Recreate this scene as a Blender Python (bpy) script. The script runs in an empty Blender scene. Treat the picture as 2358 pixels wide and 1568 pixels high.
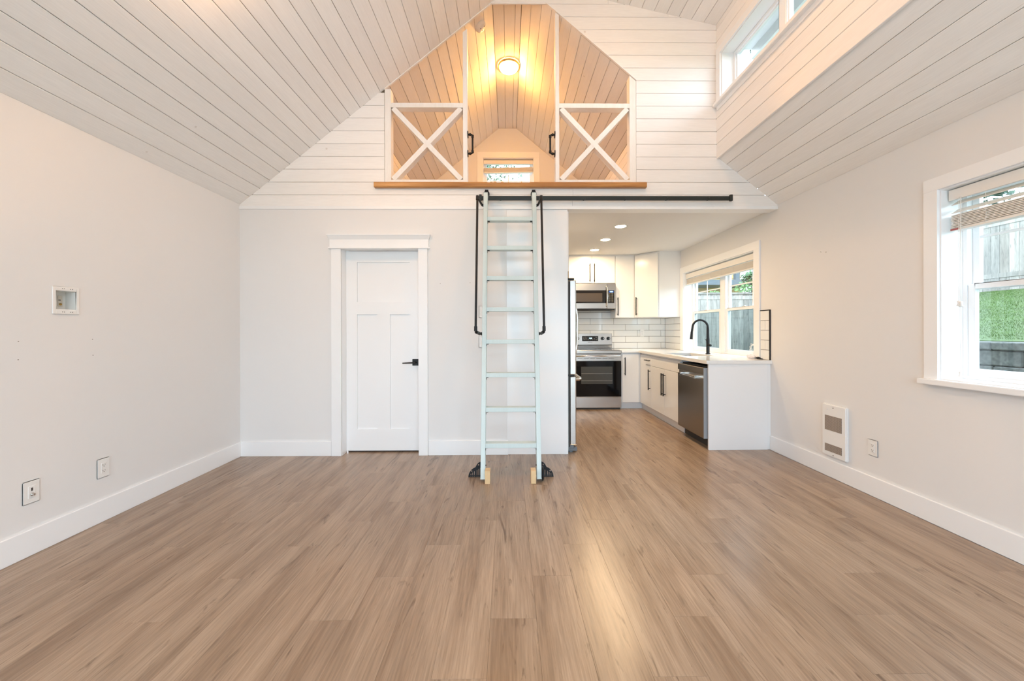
import bpy, bmesh, math, random
from mathutils import Vector, Matrix
random.seed(7)
scene = bpy.context.scene
C = scene.collection

# ------------------------------------------------------------------ camera
YAW, ROLL, EYE = 0.0103, 0.0029, 1.25
fwd = Vector((math.sin(YAW), math.cos(YAW), 0.0))
rgt = Vector((math.cos(YAW), -math.sin(YAW), 0.0))
dwn = fwd.cross(rgt)
r2 = rgt * math.cos(ROLL) + dwn * math.sin(ROLL)
d2 = -rgt * math.sin(ROLL) + dwn * math.cos(ROLL)
cam_data = bpy.data.cameras.new('camera')
cam_data.sensor_width = 36.0
cam_data.lens = 885.0 / 2358.0 * 36.0
cam_data.shift_y = -(784.0 - 760.5) / 2358.0
cam_data.clip_start = 0.05
cam_data.clip_end = 300
cam = bpy.data.objects.new('camera', cam_data)
C.objects.link(cam)
M = Matrix((( r2.x, -d2.x, -fwd.x, 0.0), (r2.y, -d2.y, -fwd.y, 0.0), (r2.z, -d2.z, -fwd.z, EYE), (0, 0, 0, 1)))
cam.matrix_world = M
scene.camera = cam

# ------------------------------------------------------------------ world, exposure
world = bpy.data.worlds.new('sky')
scene.world = world
world.use_nodes = True
wn = world.node_tree.nodes
bg = wn['Background']
SKY = (0.80, 0.91, 1.0)
SKY_STRENGTH = 3.8
tc = wn.new('ShaderNodeTexCoord')
nz = wn.new('ShaderNodeTexNoise'); nz.inputs['Scale'].default_value = 2.2; nz.inputs['Detail'].default_value = 4
cr = wn.new('ShaderNodeValToRGB')
cr.color_ramp.elements[0].position = 0.35; cr.color_ramp.elements[0].color = (0.62, 0.80, 1.0, 1)
cr.color_ramp.elements[1].position = 0.7; cr.color_ramp.elements[1].color = (0.80, 0.90, 1.0, 1)
world.node_tree.links.new(tc.outputs['Generated'], nz.inputs['Vector'])
world.node_tree.links.new(nz.outputs['Fac'], cr.inputs['Fac'])
world.node_tree.links.new(cr.outputs['Color'], bg.inputs['Color'])
bg.inputs['Strength'].default_value = SKY_STRENGTH
scene.view_settings.view_transform = 'Standard'
scene.view_settings.look = 'None'
scene.view_settings.gamma = 1.0
scene.view_settings.use_curve_mapping = False
scene.view_settings.exposure = 1.2
scene.cycles.diffuse_bounces = 8
scene.cycles.max_bounces = 14
scene.cycles.transparent_max_bounces = 16
scene.cycles.sample_clamp_indirect = 8.0
scene.cycles.caustics_reflective = False

def portal(loc, direction, sx, sy):
    l = bpy.data.lights.new('sky_portal', 'AREA')
    l.shape = 'RECTANGLE'; l.size = sx; l.size_y = sy
    l.cycles.is_portal = True
    o = bpy.data.objects.new('sky_portal', l)
    o.location = loc
    o.rotation_euler = Vector(direction).to_track_quat('-Z', 'Y').to_euler()
    C.objects.link(o)
portal((2.95, 1.66, 1.55), (-1, 0, 0), 1.25, 1.5)
portal((2.93, 5.09, 1.55), (-1, 0, 0), 1.25, 1.75)
portal((2.34, 2.7, 3.76), (-1, 0, 0), 0.5, 2.1)
portal((0.01, 6.84, 3.65), (0, -1, 0), 0.95, 1.2)
portal((0.0, -1.78, 1.2), (0, 1, 0), 4.6, 2.2)
portal((0.0, -1.78, 3.05), (0, 1, 0), 2.5, 0.85)
LAMP_WARM = (1.0, 0.47, 0.10)
LAMP_SOFT = (1.0, 0.56, 0.27)
CAN_WARM = (1.0, 0.72, 0.42)

# ------------------------------------------------------------------ materials
MATS = {}
def mat(name, color, rough=0.5, metal=0.0, spec=0.5, bump=0.0, bscale=60, emis=None, estr=0.0, coat=0.0, var=0.0, aniso=0.0):
    if name in MATS: return MATS[name]
    m = bpy.data.materials.new(name); m.use_nodes = True
    nt = m.node_tree; b = nt.nodes['Principled BSDF']
    b.inputs['Base Color'].default_value = (*color, 1)
    b.inputs['Roughness'].default_value = rough
    b.inputs['Metallic'].default_value = metal
    b.inputs['Specular IOR Level'].default_value = spec
    b.inputs['Coat Weight'].default_value = coat
    if emis:
        b.inputs['Emission Color'].default_value = (*emis, 1)
        b.inputs['Emission Strength'].default_value = estr
    if bump or var:
        t = nt.nodes.new('ShaderNodeTexCoord'); n = nt.nodes.new('ShaderNodeTexNoise')
        n.inputs['Scale'].default_value = bscale; n.inputs['Detail'].default_value = 3
        nt.links.new(t.outputs['Object'], n.inputs['Vector'])
        if bump:
            bp = nt.nodes.new('ShaderNodeBump'); bp.inputs['Strength'].default_value = bump; bp.inputs['Distance'].default_value = 0.002
            nt.links.new(n.outputs['Fac'], bp.inputs['Height']); nt.links.new(bp.outputs['Normal'], b.inputs['Normal'])
        if var:
            mx = nt.nodes.new('ShaderNodeMix'); mx.data_type = 'RGBA'
            mx.inputs['A'].default_value = (*[c * (1 - var) for c in color], 1)
            mx.inputs['B'].default_value = (*[min(1, c * (1 + var)) for c in color], 1)
            nt.links.new(n.outputs['Fac'], mx.inputs['Factor']); nt.links.new(mx.outputs['Result'], b.inputs['Base Color'])
    MATS[name] = m
    return m

def wood_mat(name, c_light, c_dark, c_knot, axis, rough, scale_across=9.0, scale_along=0.9, tint=0.10, knot_lo=0.60, knot_hi=0.74, knot_amt=0.6, fine=0.12, coat=0.0, kx=1.7, ky=2.0, dots=0.0):
    """procedural wood whose grain runs along one object axis; each board is shifted by its own random number"""
    m = bpy.data.materials.new(name); m.use_nodes = True
    nt = m.node_tree; N = nt.nodes; L = nt.links; b = N['Principled BSDF']
    t = N.new('ShaderNodeTexCoord'); oi = N.new('ShaderNodeObjectInfo')
    mu = N.new('ShaderNodeVectorMath'); mu.operation = 'SCALE'; mu.inputs[0].default_value = (37.0, 53.0, 71.0)
    L.new(oi.outputs['Random'], mu.inputs['Scale'])
    ad = N.new('ShaderNodeVectorMath'); ad.operation = 'ADD'
    L.new(t.outputs['Object'], ad.inputs[0]); L.new(mu.outputs['Vector'], ad.inputs[1])
    def scaled(sa, sl):
        mp = N.new('ShaderNodeMapping')
        s = [sa, sa, sa]; s[axis] = sl
        mp.inputs['Scale'].default_value = s
        L.new(ad.outputs['Vector'], mp.inputs['Vector']); return mp
    def noise(mp, detail=4, dist=0.0, rg=0.55):
        n = N.new('ShaderNodeTexNoise'); n.inputs['Scale'].default_value = 1.0; n.inputs['Detail'].default_value = detail
        n.inputs['Distortion'].default_value = dist; n.inputs['Roughness'].default_value = rg
        L.new(mp.outputs['Vector'], n.inputs['Vector']); return n
    n1 = noise(scaled(scale_across, scale_along), 5, 0.6)
    n2 = noise(scaled(scale_across * 14, scale_along * 7), 3, 0.0, 0.6)
    n3 = noise(scaled(scale_across * kx, scale_along * ky), 4, 1.6, 0.6)
    def mix(fac, a, bb, ty='MIX'):
        mx = N.new('ShaderNodeMix'); mx.data_type = 'RGBA'; mx.blend_type = ty
        for k, v in (('Factor', fac), ('A', a), ('B', bb)):
            if hasattr(v, 'name'): L.new(v, mx.inputs[k])
            elif isinstance(v, tuple): mx.inputs[k].default_value = (*v, 1)
            else: mx.inputs[k].default_value = v
        return mx.outputs['Result']
    def ramp(v, lo, hi):
        r = N.new('ShaderNodeMapRange'); r.inputs['From Min'].default_value = lo; r.inputs['From Max'].default_value = hi
        L.new(v, r.inputs['Value']); return r.outputs['Result']
    col = mix(ramp(n1.outputs['Fac'], 0.36, 0.66), c_light, c_dark)
    kn = N.new('ShaderNodeMath'); kn.operation = 'MULTIPLY'; kn.inputs[1].default_value = knot_amt
    L.new(ramp(n3.outputs['Fac'], knot_lo, knot_hi), kn.inputs[0])
    col = mix(kn.outputs['Value'], col, c_knot)
    if dots:
        vo = N.new('ShaderNodeTexVoronoi'); vo.inputs['Scale'].default_value = 2.6
        L.new(ad.outputs['Vector'], vo.inputs['Vector'])
        dm_ = N.new('ShaderNodeMapRange'); dm_.inputs['From Min'].default_value = 0.034; dm_.inputs['From Max'].default_value = 0.016
        dm_.inputs['To Max'].default_value = dots
        L.new(vo.outputs['Distance'], dm_.inputs['Value'])
        col = mix(dm_.outputs['Result'], col, c_knot)
    g = N.new('ShaderNodeMapRange'); g.inputs['From Min'].default_value = 0.3; g.inputs['From Max'].default_value = 0.7
    g.inputs['To Min'].default_value = 1 - fine; g.inputs['To Max'].default_value = 1 + fine * 0.6
    L.new(n2.outputs['Fac'], g.inputs['Value'])
    r2_ = N.new('ShaderNodeMapRange'); r2_.inputs['To Min'].default_value = 1 - tint; r2_.inputs['To Max'].default_value = 1 + tint
    L.new(oi.outputs['Random'], r2_.inputs['Value'])
    mm = N.new('ShaderNodeMath'); mm.operation = 'MULTIPLY'; L.new(g.outputs['Result'], mm.inputs[0]); L.new(r2_.outputs['Result'], mm.inputs[1])
    hs = N.new('ShaderNodeHueSaturation'); L.new(col, hs.inputs['Color']); L.new(mm.outputs['Value'], hs.inputs['Value'])
    L.new(hs.outputs['Color'], b.inputs['Base Color'])
    b.inputs['Roughness'].default_value = rough
    b.inputs['Coat Weight'].default_value = coat; b.inputs['Coat Roughness'].default_value = 0.25
    bp = N.new('ShaderNodeBump'); bp.inputs['Strength'].default_value = 0.12; bp.inputs['Distance'].default_value = 0.001
    L.new(n2.outputs['Fac'], bp.inputs['Height']); L.new(bp.outputs['Normal'], b.inputs['Normal'])
    MATS[name] = m
    return m

def glass_mat(name, tint=(0.95, 0.98, 0.98), refl=0.05):
    m = bpy.data.materials.new(name); m.use_nodes = True
    nt = m.node_tree; nt.nodes.clear()
    o = nt.nodes.new('ShaderNodeOutputMaterial'); t = nt.nodes.new('ShaderNodeBsdfTransparent'); t.inputs['Color'].default_value = (*tint, 1)
    g = nt.nodes.new('ShaderNodeBsdfGlossy'); g.inputs['Roughness'].default_value = 0.0
    mx = nt.nodes.new('ShaderNodeMixShader'); mx.inputs['Fac'].default_value = refl
    nt.links.new(t.outputs[0], mx.inputs[1]); nt.links.new(g.outputs[0], mx.inputs[2]); nt.links.new(mx.outputs[0], o.inputs['Surface'])
    return m

WALL = mat('wall_paint', (0.765, 0.755, 0.745), 0.75, bump=0.08, bscale=220)
CEIL = mat('ceiling_paint', (0.80, 0.79, 0.775), 0.8)
TRIM = mat('trim_paint', (0.86, 0.865, 0.87), 0.35)
DOORP = mat('door_paint', (0.86, 0.865, 0.87), 0.3)
CABW = mat('cabinet_white', (0.82, 0.82, 0.82), 0.22)
BLACK = mat('black_metal', (0.008, 0.0085, 0.010), 0.42, spec=0.35)
TRACK = mat('dark_steel', (0.03, 0.036, 0.036), 0.35, metal=0.4)
MINT = wood_mat('ladder_paint', (0.585, 0.675, 0.665), (0.56, 0.65, 0.64), (0.50, 0.585, 0.575), 2, 0.5, 20, 3, 0.01, knot_lo=0.66, knot_hi=0.8, knot_amt=0.3, fine=0.03)
STEEL = mat('stainless', (0.50, 0.47, 0.44), 0.27, metal=1.0)
DKSTEEL = mat('black_stainless', (0.30, 0.275, 0.25), 0.30, metal=1.0)
FRSIDE = mat('fridge_side_grey', (0.30, 0.34, 0.35), 0.45)
OVENGL = mat('black_glass', (0.004, 0.004, 0.005), 0.05, spec=0.28)
OVENWIN = mat('oven_window', (0.06, 0.06, 0.055), 0.12, spec=0.35)
MWIN = mat('microwave_window', (0.06, 0.045, 0.033), 0.25)
QUARTZ = mat('quartz', (0.80, 0.79, 0.77), 0.12, var=0.015, bscale=30)
TILE = mat('tile_glaze', (0.80, 0.80, 0.78), 0.08, coat=0.3)
GROUT = mat('grout', (0.06, 0.055, 0.05), 0.9)
PLASTIC = mat('white_plastic', (0.80, 0.79, 0.77), 0.35)
SLOT = mat('dark_slot', (0.05, 0.045, 0.04), 0.6)
BRASS = mat('brass', (0.55, 0.36, 0.12), 0.3, metal=1.0)
CHROME = mat('chrome', (0.75, 0.75, 0.74), 0.15, metal=1.0)
BLIND = mat('blind_white', (0.80, 0.775, 0.735), 0.5)
CORD = mat('cord_white', (0.80, 0.78, 0.74), 0.6)
VINYL = mat('vinyl_white', (0.86, 0.87, 0.88), 0.3)
BACKING = mat('board_backing', (0.16, 0.13, 0.10), 0.9)
BLOCKW = mat('pale_pine', (0.72, 0.50, 0.27), 0.6, var=0.12, bscale=25)
REDTAG = mat('red_tag', (0.42, 0.12, 0.12), 0.5)
SHIP_X = wood_mat('whitewashed_board_x', (0.87, 0.85, 0.83), (0.85, 0.83, 0.81), (0.60, 0.53, 0.47), 0, 0.55, 12, 1.2, 0.025, 0.70, 0.80, 0.55, 0.035, dots=0.6)
SHIP_Y = wood_mat('whitewashed_board_y', (0.87, 0.845, 0.82), (0.845, 0.82, 0.795), (0.56, 0.49, 0.43), 1, 0.55, 12, 1.2, 0.03, 0.70, 0.80, 0.55, 0.035, dots=0.7)
RAILW = wood_mat('whitewashed_rail', (0.86, 0.84, 0.81), (0.82, 0.79, 0.75), (0.62, 0.50, 0.38), 2, 0.5, 18, 2.0, 0.02, 0.68, 0.78, 0.5, 0.04)
PLANKM = wood_mat('oak_laminate', (0.370, 0.265, 0.183), (0.248, 0.164, 0.105), (0.095, 0.058, 0.035), 1, 0.27, 9.0, 0.75, 0.04, 0.60, 0.74, 0.75, 0.21, kx=2.2, ky=3.2)
LEDGEW = wood_mat('varnished_fir', (0.52, 0.25, 0.075), (0.36, 0.15, 0.04), (0.16, 0.06, 0.02), 0, 0.35, 16, 1.5, 0.02, 0.62, 0.76, 0.6, 0.1)
GLASS = glass_mat('window_glass')
SCREENGL = glass_mat('screened_glass', (0.74, 0.80, 0.80), 0.04)

# ------------------------------------------------------------------ mesh helpers
ORG = {}
class MB:
    def __init__(s): s.v = []; s.f = []; s.sm = []
    def add(s, vs, fs, smooth=False):
        b = len(s.v); s.v += [tuple(p) for p in vs]
        for f in fs: s.f.append([i + b for i in f]); s.sm.append(smooth)
        return s
    def box(s, x0, x1, y0, y1, z0, z1):
        if x0 > x1: x0, x1 = x1, x0
        if y0 > y1: y0, y1 = y1, y0
        if z0 > z1: z0, z1 = z1, z0
        return s.add([(x0,y0,z0),(x1,y0,z0),(x1,y1,z0),(x0,y1,z0),(x0,y0,z1),(x1,y0,z1),(x1,y1,z1),(x0,y1,z1)],
                     [(0,3,2,1),(4,5,6,7),(0,1,5,4),(1,2,6,5),(2,3,7,6),(3,0,4,7)])
    def loft(s, A, B, smooth=False, caps=True):
        n = len(A); fs = [(i, (i+1) % n, n + (i+1) % n, n + i) for i in range(n)]
        s.add(list(A) + list(B), fs, smooth)
        if caps:
            s.add(A, [tuple(range(n))]); s.add(B, [tuple(reversed(range(n)))])
        return s
    def prism(s, poly, axis, a0, a1):
        """poly of the two other coordinates, in x,y,z order"""
        def P(p, a):
            l = list(p); l.insert(axis, a); return tuple(l)
        return s.loft([P(p, a0) for p in poly], [P(p, a1) for p in poly])
    def cyl(s, p0, p1, r0, r1=None, n=16, caps=True):
        r1 = r0 if r1 is None else r1
        p0 = Vector(p0); p1 = Vector(p1); d = (p1 - p0).normalized()
        u = d.orthogonal().normalized(); w = d.cross(u)
        def ring(p, r): return [p + (u * math.cos(2*math.pi*i/n) + w * math.sin(2*math.pi*i/n)) * r for i in range(n)]
        return s.loft(ring(p0, r0), ring(p1, r1), True, caps)
    def tube(s, pts, r, n=10):
        pts = [Vector(p) for p in pts]; rings = []
        u = None
        for i, p in enumerate(pts):
            a = pts[max(0, i-1)]; b = pts[min(len(pts)-1, i+1)]; d = (b - a).normalized()
            if u is None: u = d.orthogonal().normalized()
            u = (u - d * u.dot(d)).normalized(); w = d.cross(u)
            rr = r[i] if isinstance(r, (list, tuple)) else r
            rings.append([p + (u * math.cos(2*math.pi*k/n) + w * math.sin(2*math.pi*k/n)) * rr for k in range(n)])
        vs = [q for R in rings for q in R]; fs = []
        for i in range(len(pts)-1):
            for k in range(n): fs.append((i*n+k, i*n+(k+1)%n, (i+1)*n+(k+1)%n, (i+1)*n+k))
        s.add(vs, fs, True); s.add(rings[0], [tuple(range(n))]); s.add(rings[-1], [tuple(reversed(range(n)))])
        return s
    def lathe(s, prof, o, ax=(0,0,1), n=32):
        """prof: (radius, height) along ax from o"""
        ax = Vector(ax).normalized(); u = ax.orthogonal().normalized(); w = ax.cross(u); o = Vector(o)
        vs = []; fs = []
        for (r, h) in prof:
            for k in range(n): vs.append(o + ax*h + (u*math.cos(2*math.pi*k/n) + w*math.sin(2*math.pi*k/n))*max(r, 1e-5))
        for i in range(len(prof)-1):
            for k in range(n): fs.append((i*n+k, i*n+(k+1)%n, (i+1)*n+(k+1)%n, (i+1)*n+k))
        return s.add(vs, fs, True)
    def mesh(s, name, bev=0.0, org=(0,0,0), seg=1):
        me = bpy.data.meshes.new(name)
        me.from_pydata([(p[0]-org[0], p[1]-org[1], p[2]-org[2]) for p in s.v], [], s.f)
        me.polygons.foreach_set('use_smooth', s.sm)
        bm = bmesh.new(); bm.from_mesh(me)
        if bev:
            bmesh.ops.remove_doubles(bm, verts=bm.verts, dist=1e-6)
            es = [e for e in bm.edges if len(e.link_faces) == 2 and e.calc_face_angle(0) > 0.5]
            bmesh.ops.bevel(bm, geom=es, offset=bev, segments=seg, affect='EDGES', clamp_overlap=True)
        bmesh.ops.recalc_face_normals(bm, faces=bm.faces)
        bm.to_mesh(me); bm.free()
        return me
    def build(s, name, m, parent=None, bev=0.0, seg=1, **kw):
        org = ORG.get(parent.name, (0,0,0)) if parent else (0,0,0)
        me = s.mesh(name, bev, org, seg); me.materials.append(m)
        o = bpy.data.objects.new(name, me); C.objects.link(o)
        if parent: o.parent = parent
        ORG[o.name] = org
        for k, v in kw.items(): o[k] = v
        return o
def box(*a): return MB().box(*a)
def thing(name, loc, label, cat, group=None):
    o = bpy.data.objects.new(name, None); C.objects.link(o); o.location = loc; o.empty_display_size = 0.05
    ORG[o.name] = tuple(loc); o['label'] = label; o['category'] = cat
    if group: o['group'] = group
    return o
def structure(name, loc=(0,0,0), label=None):
    o = bpy.data.objects.new(name, None); C.objects.link(o); o.location = loc; o.empty_display_size = 0.05
    ORG[o.name] = tuple(loc); o['kind'] = 'structure'
    if label: o['label'] = label
    return o
def tag(o, label, cat, group=None):
    o['label'] = label; o['category'] = cat
    if group: o['group'] = group
    return o
def st(o, label=None):
    o['kind'] = 'structure'
    if label: o['label'] = label
    return o
PC = {}
def piece(name, dims, loc, m, parent, bev):
    """a box piece sharing its mesh with others of the same size; loc is its lower corner in the world"""
    key = (name, m.name, bev) + tuple(round(d, 4) for d in dims)
    if key not in PC:
        me = box(0, dims[0], 0, dims[1], 0, dims[2]).mesh(name, bev); me.materials.append(m); PC[key] = me
    o = bpy.data.objects.new(name, PC[key]); C.objects.link(o); o.parent = parent
    g = ORG[parent.name]; o.location = (loc[0]-g[0], loc[1]-g[1], loc[2]-g[2])
    return o
def text(s, size, loc, rot, m, parent, name='lettering', ext=0.0004):
    cu = bpy.data.curves.new(name, 'FONT'); cu.body = s; cu.size = size; cu.extrude = ext; cu.align_x = 'CENTER'; cu.align_y = 'CENTER'
    cu.materials.append(m)
    o = bpy.data.objects.new(name, cu); C.objects.link(o); o.parent = parent
    g = ORG[parent.name]; o.location = (loc[0]-g[0], loc[1]-g[1], loc[2]-g[2]); o.rotation_euler = rot
    return to_mesh(o)
def wall_holes(a0, a1, c0, c1, holes):
    """rectangles that tile [a0,a1]x[c0,c1] minus holes"""
    As = sorted({a0, a1, *[h[0] for h in holes], *[h[1] for h in holes]}); As = [a for a in As if a0 <= a <= a1]
    out = []
    for i in range(len(As)-1):
        l, r = As[i], As[i+1]; mid = (l+r)/2
        hs = sorted([(h[2], h[3]) for h in holes if h[0] < mid < h[1]]); z = c0
        for (p, q) in hs:
            if p > z: out.append((l, r, z, p))
            z = max(z, q)
        if z < c1: out.append((l, r, z, c1))
    return out

def to_mesh(o):
    dg = bpy.context.evaluated_depsgraph_get()
    me = bpy.data.meshes.new_from_object(o.evaluated_get(dg), depsgraph=dg)
    n = bpy.data.objects.new(o.name, me); C.objects.link(n); n.parent = o.parent
    n.location = o.location.copy(); n.rotation_euler = o.rotation_euler.copy()
    nm = o.name; bpy.data.objects.remove(o, do_unlink=True); n.name = nm
    return n

# ------------------------------------------------------------------ room constants
XL, XR, YF, YG, YB = -2.68, 2.737, -1.6, 3.87, 6.66
EAVE, BEAM = 2.514, 2.48
SL = 0.807
RIDGE = (0.124, 2.514 + SL * 2.804)
XD, ZD0, ZD1 = 2.115, 3.005, 4.330
KC = 2.495

# ------------------------------------------------------------------ floor with planks
floor = st(box(XL-0.1, XR+0.1, YF-0.15, YB+0.1, -0.12, -0.0085).build('floor', mat('subfloor', (0.36, 0.27, 0.20), 0.9)), 'wood-look plank floor running from the living room into the kitchen')
W, LEN = 0.2, 1.15
for k in range(-14, 16):
    xa = -0.28 + W*k; x0 = max(xa, XL+0.004); x1 = min(xa+W, XR-0.004)
    if x1 - x0 < 0.02: continue
    ymax = YB if x0 > -0.16 else YG + 0.14
    j = 1.38 + 0.2875*k
    j -= math.ceil((j - YF)/LEN) * LEN
    y = j
    while y < ymax:
        ya, yb = max(y, YF-0.1), min(y+LEN, ymax); y += LEN
        if yb - ya < 0.03: continue
        dz = random.uniform(-0.0002, 0.0002)
        piece('plank', (x1-x0-0.0005, yb-ya-0.0005, 0.009), (x0+0.00025, ya+0.00025, -0.009+dz), PLANKM, floor, 0.0004)

# ------------------------------------------------------------------ walls
def wall_x(name, x0, x1, a0, a1, c0, c1, holes=(), m=WALL):
    b = MB()
    for (l, r, p, q) in wall_holes(a0, a1, c0, c1, list(holes)): b.box(x0, x1, l, r, p, q)
    return st(b.build(name, m))
def wall_y(name, y0, y1, a0, a1, c0, c1, holes=(), m=WALL):
    b = MB()
    for (l, r, p, q) in wall_holes(a0, a1, c0, c1, list(holes)): b.box(l, r, y0, y1, p, q)
    return st(b.build(name, m))
RW = (0.88, 2.406, 0.93, 2.132)      # right window opening (y0,y1,z0,z1)
KW = (4.232, 5.949, 0.903, 2.130)    # kitchen window opening
DW = (1.70, 3.776, 3.526, 3.988)     # dormer window opening
LW = (-0.427, 0.454, 3.10, 4.230)    # loft window opening
FW = (-2.25, 2.25, 0.10, 2.25)       # glazed front wall behind the viewer
wall_left = wall_x('wall_left', XL-0.15, XL, YF-0.15, YG+0.15, -0.12, EAVE+0.02, [(2.301, 2.411, 1.383, 1.495)])
wall_right = wall_x('wall_right', XR, XR+0.19, YF-0.15, YB+0.2, -0.12, EAVE+0.02, [RW, KW])
wb = wall_y('wall_back', YG, YG+0.12, XL, -0.012, -0.12, BEAM+0.02, [(-1.667, -0.898, -0.12, 2.08)])
wall_front = wall_y('wall_front', YF-0.17, YF, XL-0.15, XR+0.15, -0.12, EAVE, [FW])
gf = MB()
gf.prism([(XL-0.15, EAVE), (XR+0.15, EAVE), (XR+0.15, 2.65), (XL-0.15, 2.65)], 1, YF-0.17, YF)
gf.prism([(-2.6, 2.65), (-1.2, 2.65), (-1.2, 3.76)], 1, YF-0.17, YF)
gf.prism([(1.2, 2.65), (2.6, 2.65), (XD+0.05, ZD0+0.02), (XD+0.05, ZD1+0.05), (1.2, 4.62)], 1, YF-0.17, YF)
gf.prism([(-1.2, 3.45), (1.2, 3.45), (1.2, 4.62), (0.124, 4.84), (-1.2, 3.76)], 1, YF-0.17, YF)
st(gf.build('wall_front_gable', WALL))
wall_y('wall_kitchen_back', YB, YB+0.15, -0.3, XR+0.19, -0.12, 2.62)
wall_x('wall_kitchen_left', -0.14, -0.013, YG+0.12, YB, -0.12, 2.6)
st(box(-0.3, XR, YG+0.02, YB, KC, KC+0.12).build('ceiling_kitchen', CEIL), 'flat kitchen ceiling')
st(box(-1.66, -0.9, YG+0.13, YG+0.16, -0.1, 2.1).build('wall_closet', SLOT))

# shiplap gable wall over the beam, as boards
gable = structure('wall_gable', (0, YG, BEAM), 'whitewashed board gable wall around the loft opening')
def f_left(z): return XL + max(0, (z-EAVE)/SL)
def f_right(z):
    if z < EAVE: return XR
    if z < ZD0: return XR - (z-EAVE)/0.795
    if z < ZD1: return XD
    return max(XD - (z-ZD1)/0.2245, RIDGE[0])
def o_right(z): return 1.302 if z < 3.78 else 1.302 - (z-3.78)/0.851
def board_x(z0, z1, fl, fr, parent, tilt=0.0, name='board', mt=SHIP_X):
    c, t = 0.0028, 0.016; g = 0.0015
    sec = [(z0+g, c), (z0+g+c, tilt), (z1-g-c, -tilt), (z1-g, c), (z1-g, t), (z0+g, t)]
    A = [(fl(z), YG+d, z) for (z, d) in sec]; B = [(fr(z), YG+d, z) for (z, d) in sec]
    if max(b[0]-a[0] for a, b in zip(A, B)) < 0.01: return None
    B = [(max(b[0], a[0]+0.0005), b[1], b[2]) for a, b in zip(A, B)]
    return MB().loft(A, B).build(name, mt, parent)
Z0 = 2.613; PITCH = 0.1285
JOINTS = {-1: [0.655], 0: [0.66], 1: [-2.06], 15: [1.02], 14: [1.63]}
k = -1
while True:
    za = Z0 + PITCH*k; zb = za + PITCH
    if za < BEAM: za = BEAM
    if za > RIDGE[1]: break
    zb = min(zb, RIDGE[1]+0.02)
    tl = random.uniform(-0.0006, 0.0006)
    fR = (lambda z, q=za: (XD if q < ZD1 else f_right(q))) if zb > ZD1 else ((lambda z: XR) if za < EAVE else f_right)
    fL = (lambda z: XL) if za < EAVE else f_left
    mid = (za+zb)/2
    if zb <= 2.75 or mid > 4.565:
        cuts = [None] + JOINTS.get(k, []) + [None]
        for i in range(len(cuts)-1):
            fl = (lambda z: fL(z)) if cuts[i] is None else (lambda z, c=cuts[i]: c+0.001)
            fr = (lambda z: fR(z)) if cuts[i+1] is None else (lambda z, c=cuts[i+1]: c-0.001)
            board_x(za, zb, fl, fr, gable, tl)
    else:
        board_x(za, zb, f_left, lambda z: max(-1.236, f_left(z)), gable, tl) if mid < 3.70 else None
        cuts = [None] + [c for c in JOINTS.get(k, []) if c > 0] + [None]
        for i in range(len(cuts)-1):
            fl = (lambda z: o_right(z)) if cuts[i] is None else (lambda z, c=cuts[i]: c+0.001)
            fr = (lambda z: fR(z)) if cuts[i+1] is None else (lambda z, c=cuts[i+1]: c-0.001)
            board_x(za, zb, fl, fr, gable, tl)
    k += 1
# solid core behind the boards
core = MB()
core.prism([(XL, BEAM), (XR, BEAM), (XR, EAVE), (2.43, 2.742), (-2.39, 2.742), (XL, EAVE)], 1, YG+0.0145, YG+0.12)
core.prism([(-2.39, 2.72), (-1.236, 2.72), (-1.236, 3.68)], 1, YG+0.0145, YG+0.12)
core.prism([(1.302, 2.742), (2.43, 2.742), (XD, ZD0), (XD, ZD1), (1.302, 4.51), (1.302, 3.78)], 1, YG+0.0145, YG+0.03)
core.prism([(1.302, 3.78), (1.302, 4.51), (0.38, 4.72), (0.38, 4.565)], 1, YG+0.0145, YG+0.03)
core.prism([(-0.143, 4.565), (0.38, 4.565), (0.38, 4.72), (0.124, 4.777)], 1, YG+0.0145, YG+0.03)
core.build('backing', BACKING, gable)
st(MB().box(XL, XR, YG+0.001, YG+0.119, BEAM-0.012, BEAM-0.0005).box(XL, XR-0.0005, YG-0.010, YG, BEAM-0.012, BEAM+0.018).build('trim_1', TRIM, None, 0.002), 'white lower edge of the beam')
# light edge strip round the loft opening
et = MB()
et.prism([(-1.236, 3.672), (-0.143, 4.553), (0.38, 4.555), (0.38, 4.565), (-0.143, 4.563), (-1.236, 3.682)], 1, YG-0.003, YG+0.018)
et.prism([(0.38, 4.558), (0.38, 4.565), (1.302, 3.78), (1.302, 3.773)], 1, YG-0.003, YG+0.02)
st(et.build('trim_2', SHIP_X), 'white edge strip round the top of the loft opening')

# ------------------------------------------------------------------ board ceilings (boards run along y)
def board_run(parent, o, s, n, length, y0, y1, pitch=0.129, name='board', wob=0.0006, mt=SHIP_Y):
    """boards side by side from point o along direction s, thickness away from the room along n, running from y0 to y1"""
    s = Vector((s[0], 0, s[1])).normalized(); n = Vector((n[0], 0, n[1])).normalized(); o = Vector((o[0], 0, o[1]))
    a = 0.0
    while a < length - 0.004:
        b = min(a+pitch, length); g = 0.0015; c = 0.0028; t = 0.016; q = random.uniform(-wob, wob)
        sec = [(a+g, c), (a+g+c, q), (b-g-c, -q), (b-g, c), (b-g, t), (a+g, t)]
        P = [o + s*u + n*d for (u, d) in sec]
        MB().loft([(p.x, y0, p.z) for p in P], [(p.x, y1, p.z) for p in P]).build(name, mt, parent)
        a = b
def slab(parent, p0, p1, n, y0, y1, d0=0.0145, d1=0.14, name='backing'):
    n = Vector((n[0], n[1])).normalized(); p0 = Vector(p0); p1 = Vector(p1)
    poly = [p0+n*d0, p1+n*d0, p1+n*d1, p0+n*d1]
    MB().prism([tuple(p) for p in poly], 1, y0, y1).build(name, BACKING, parent)
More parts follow.
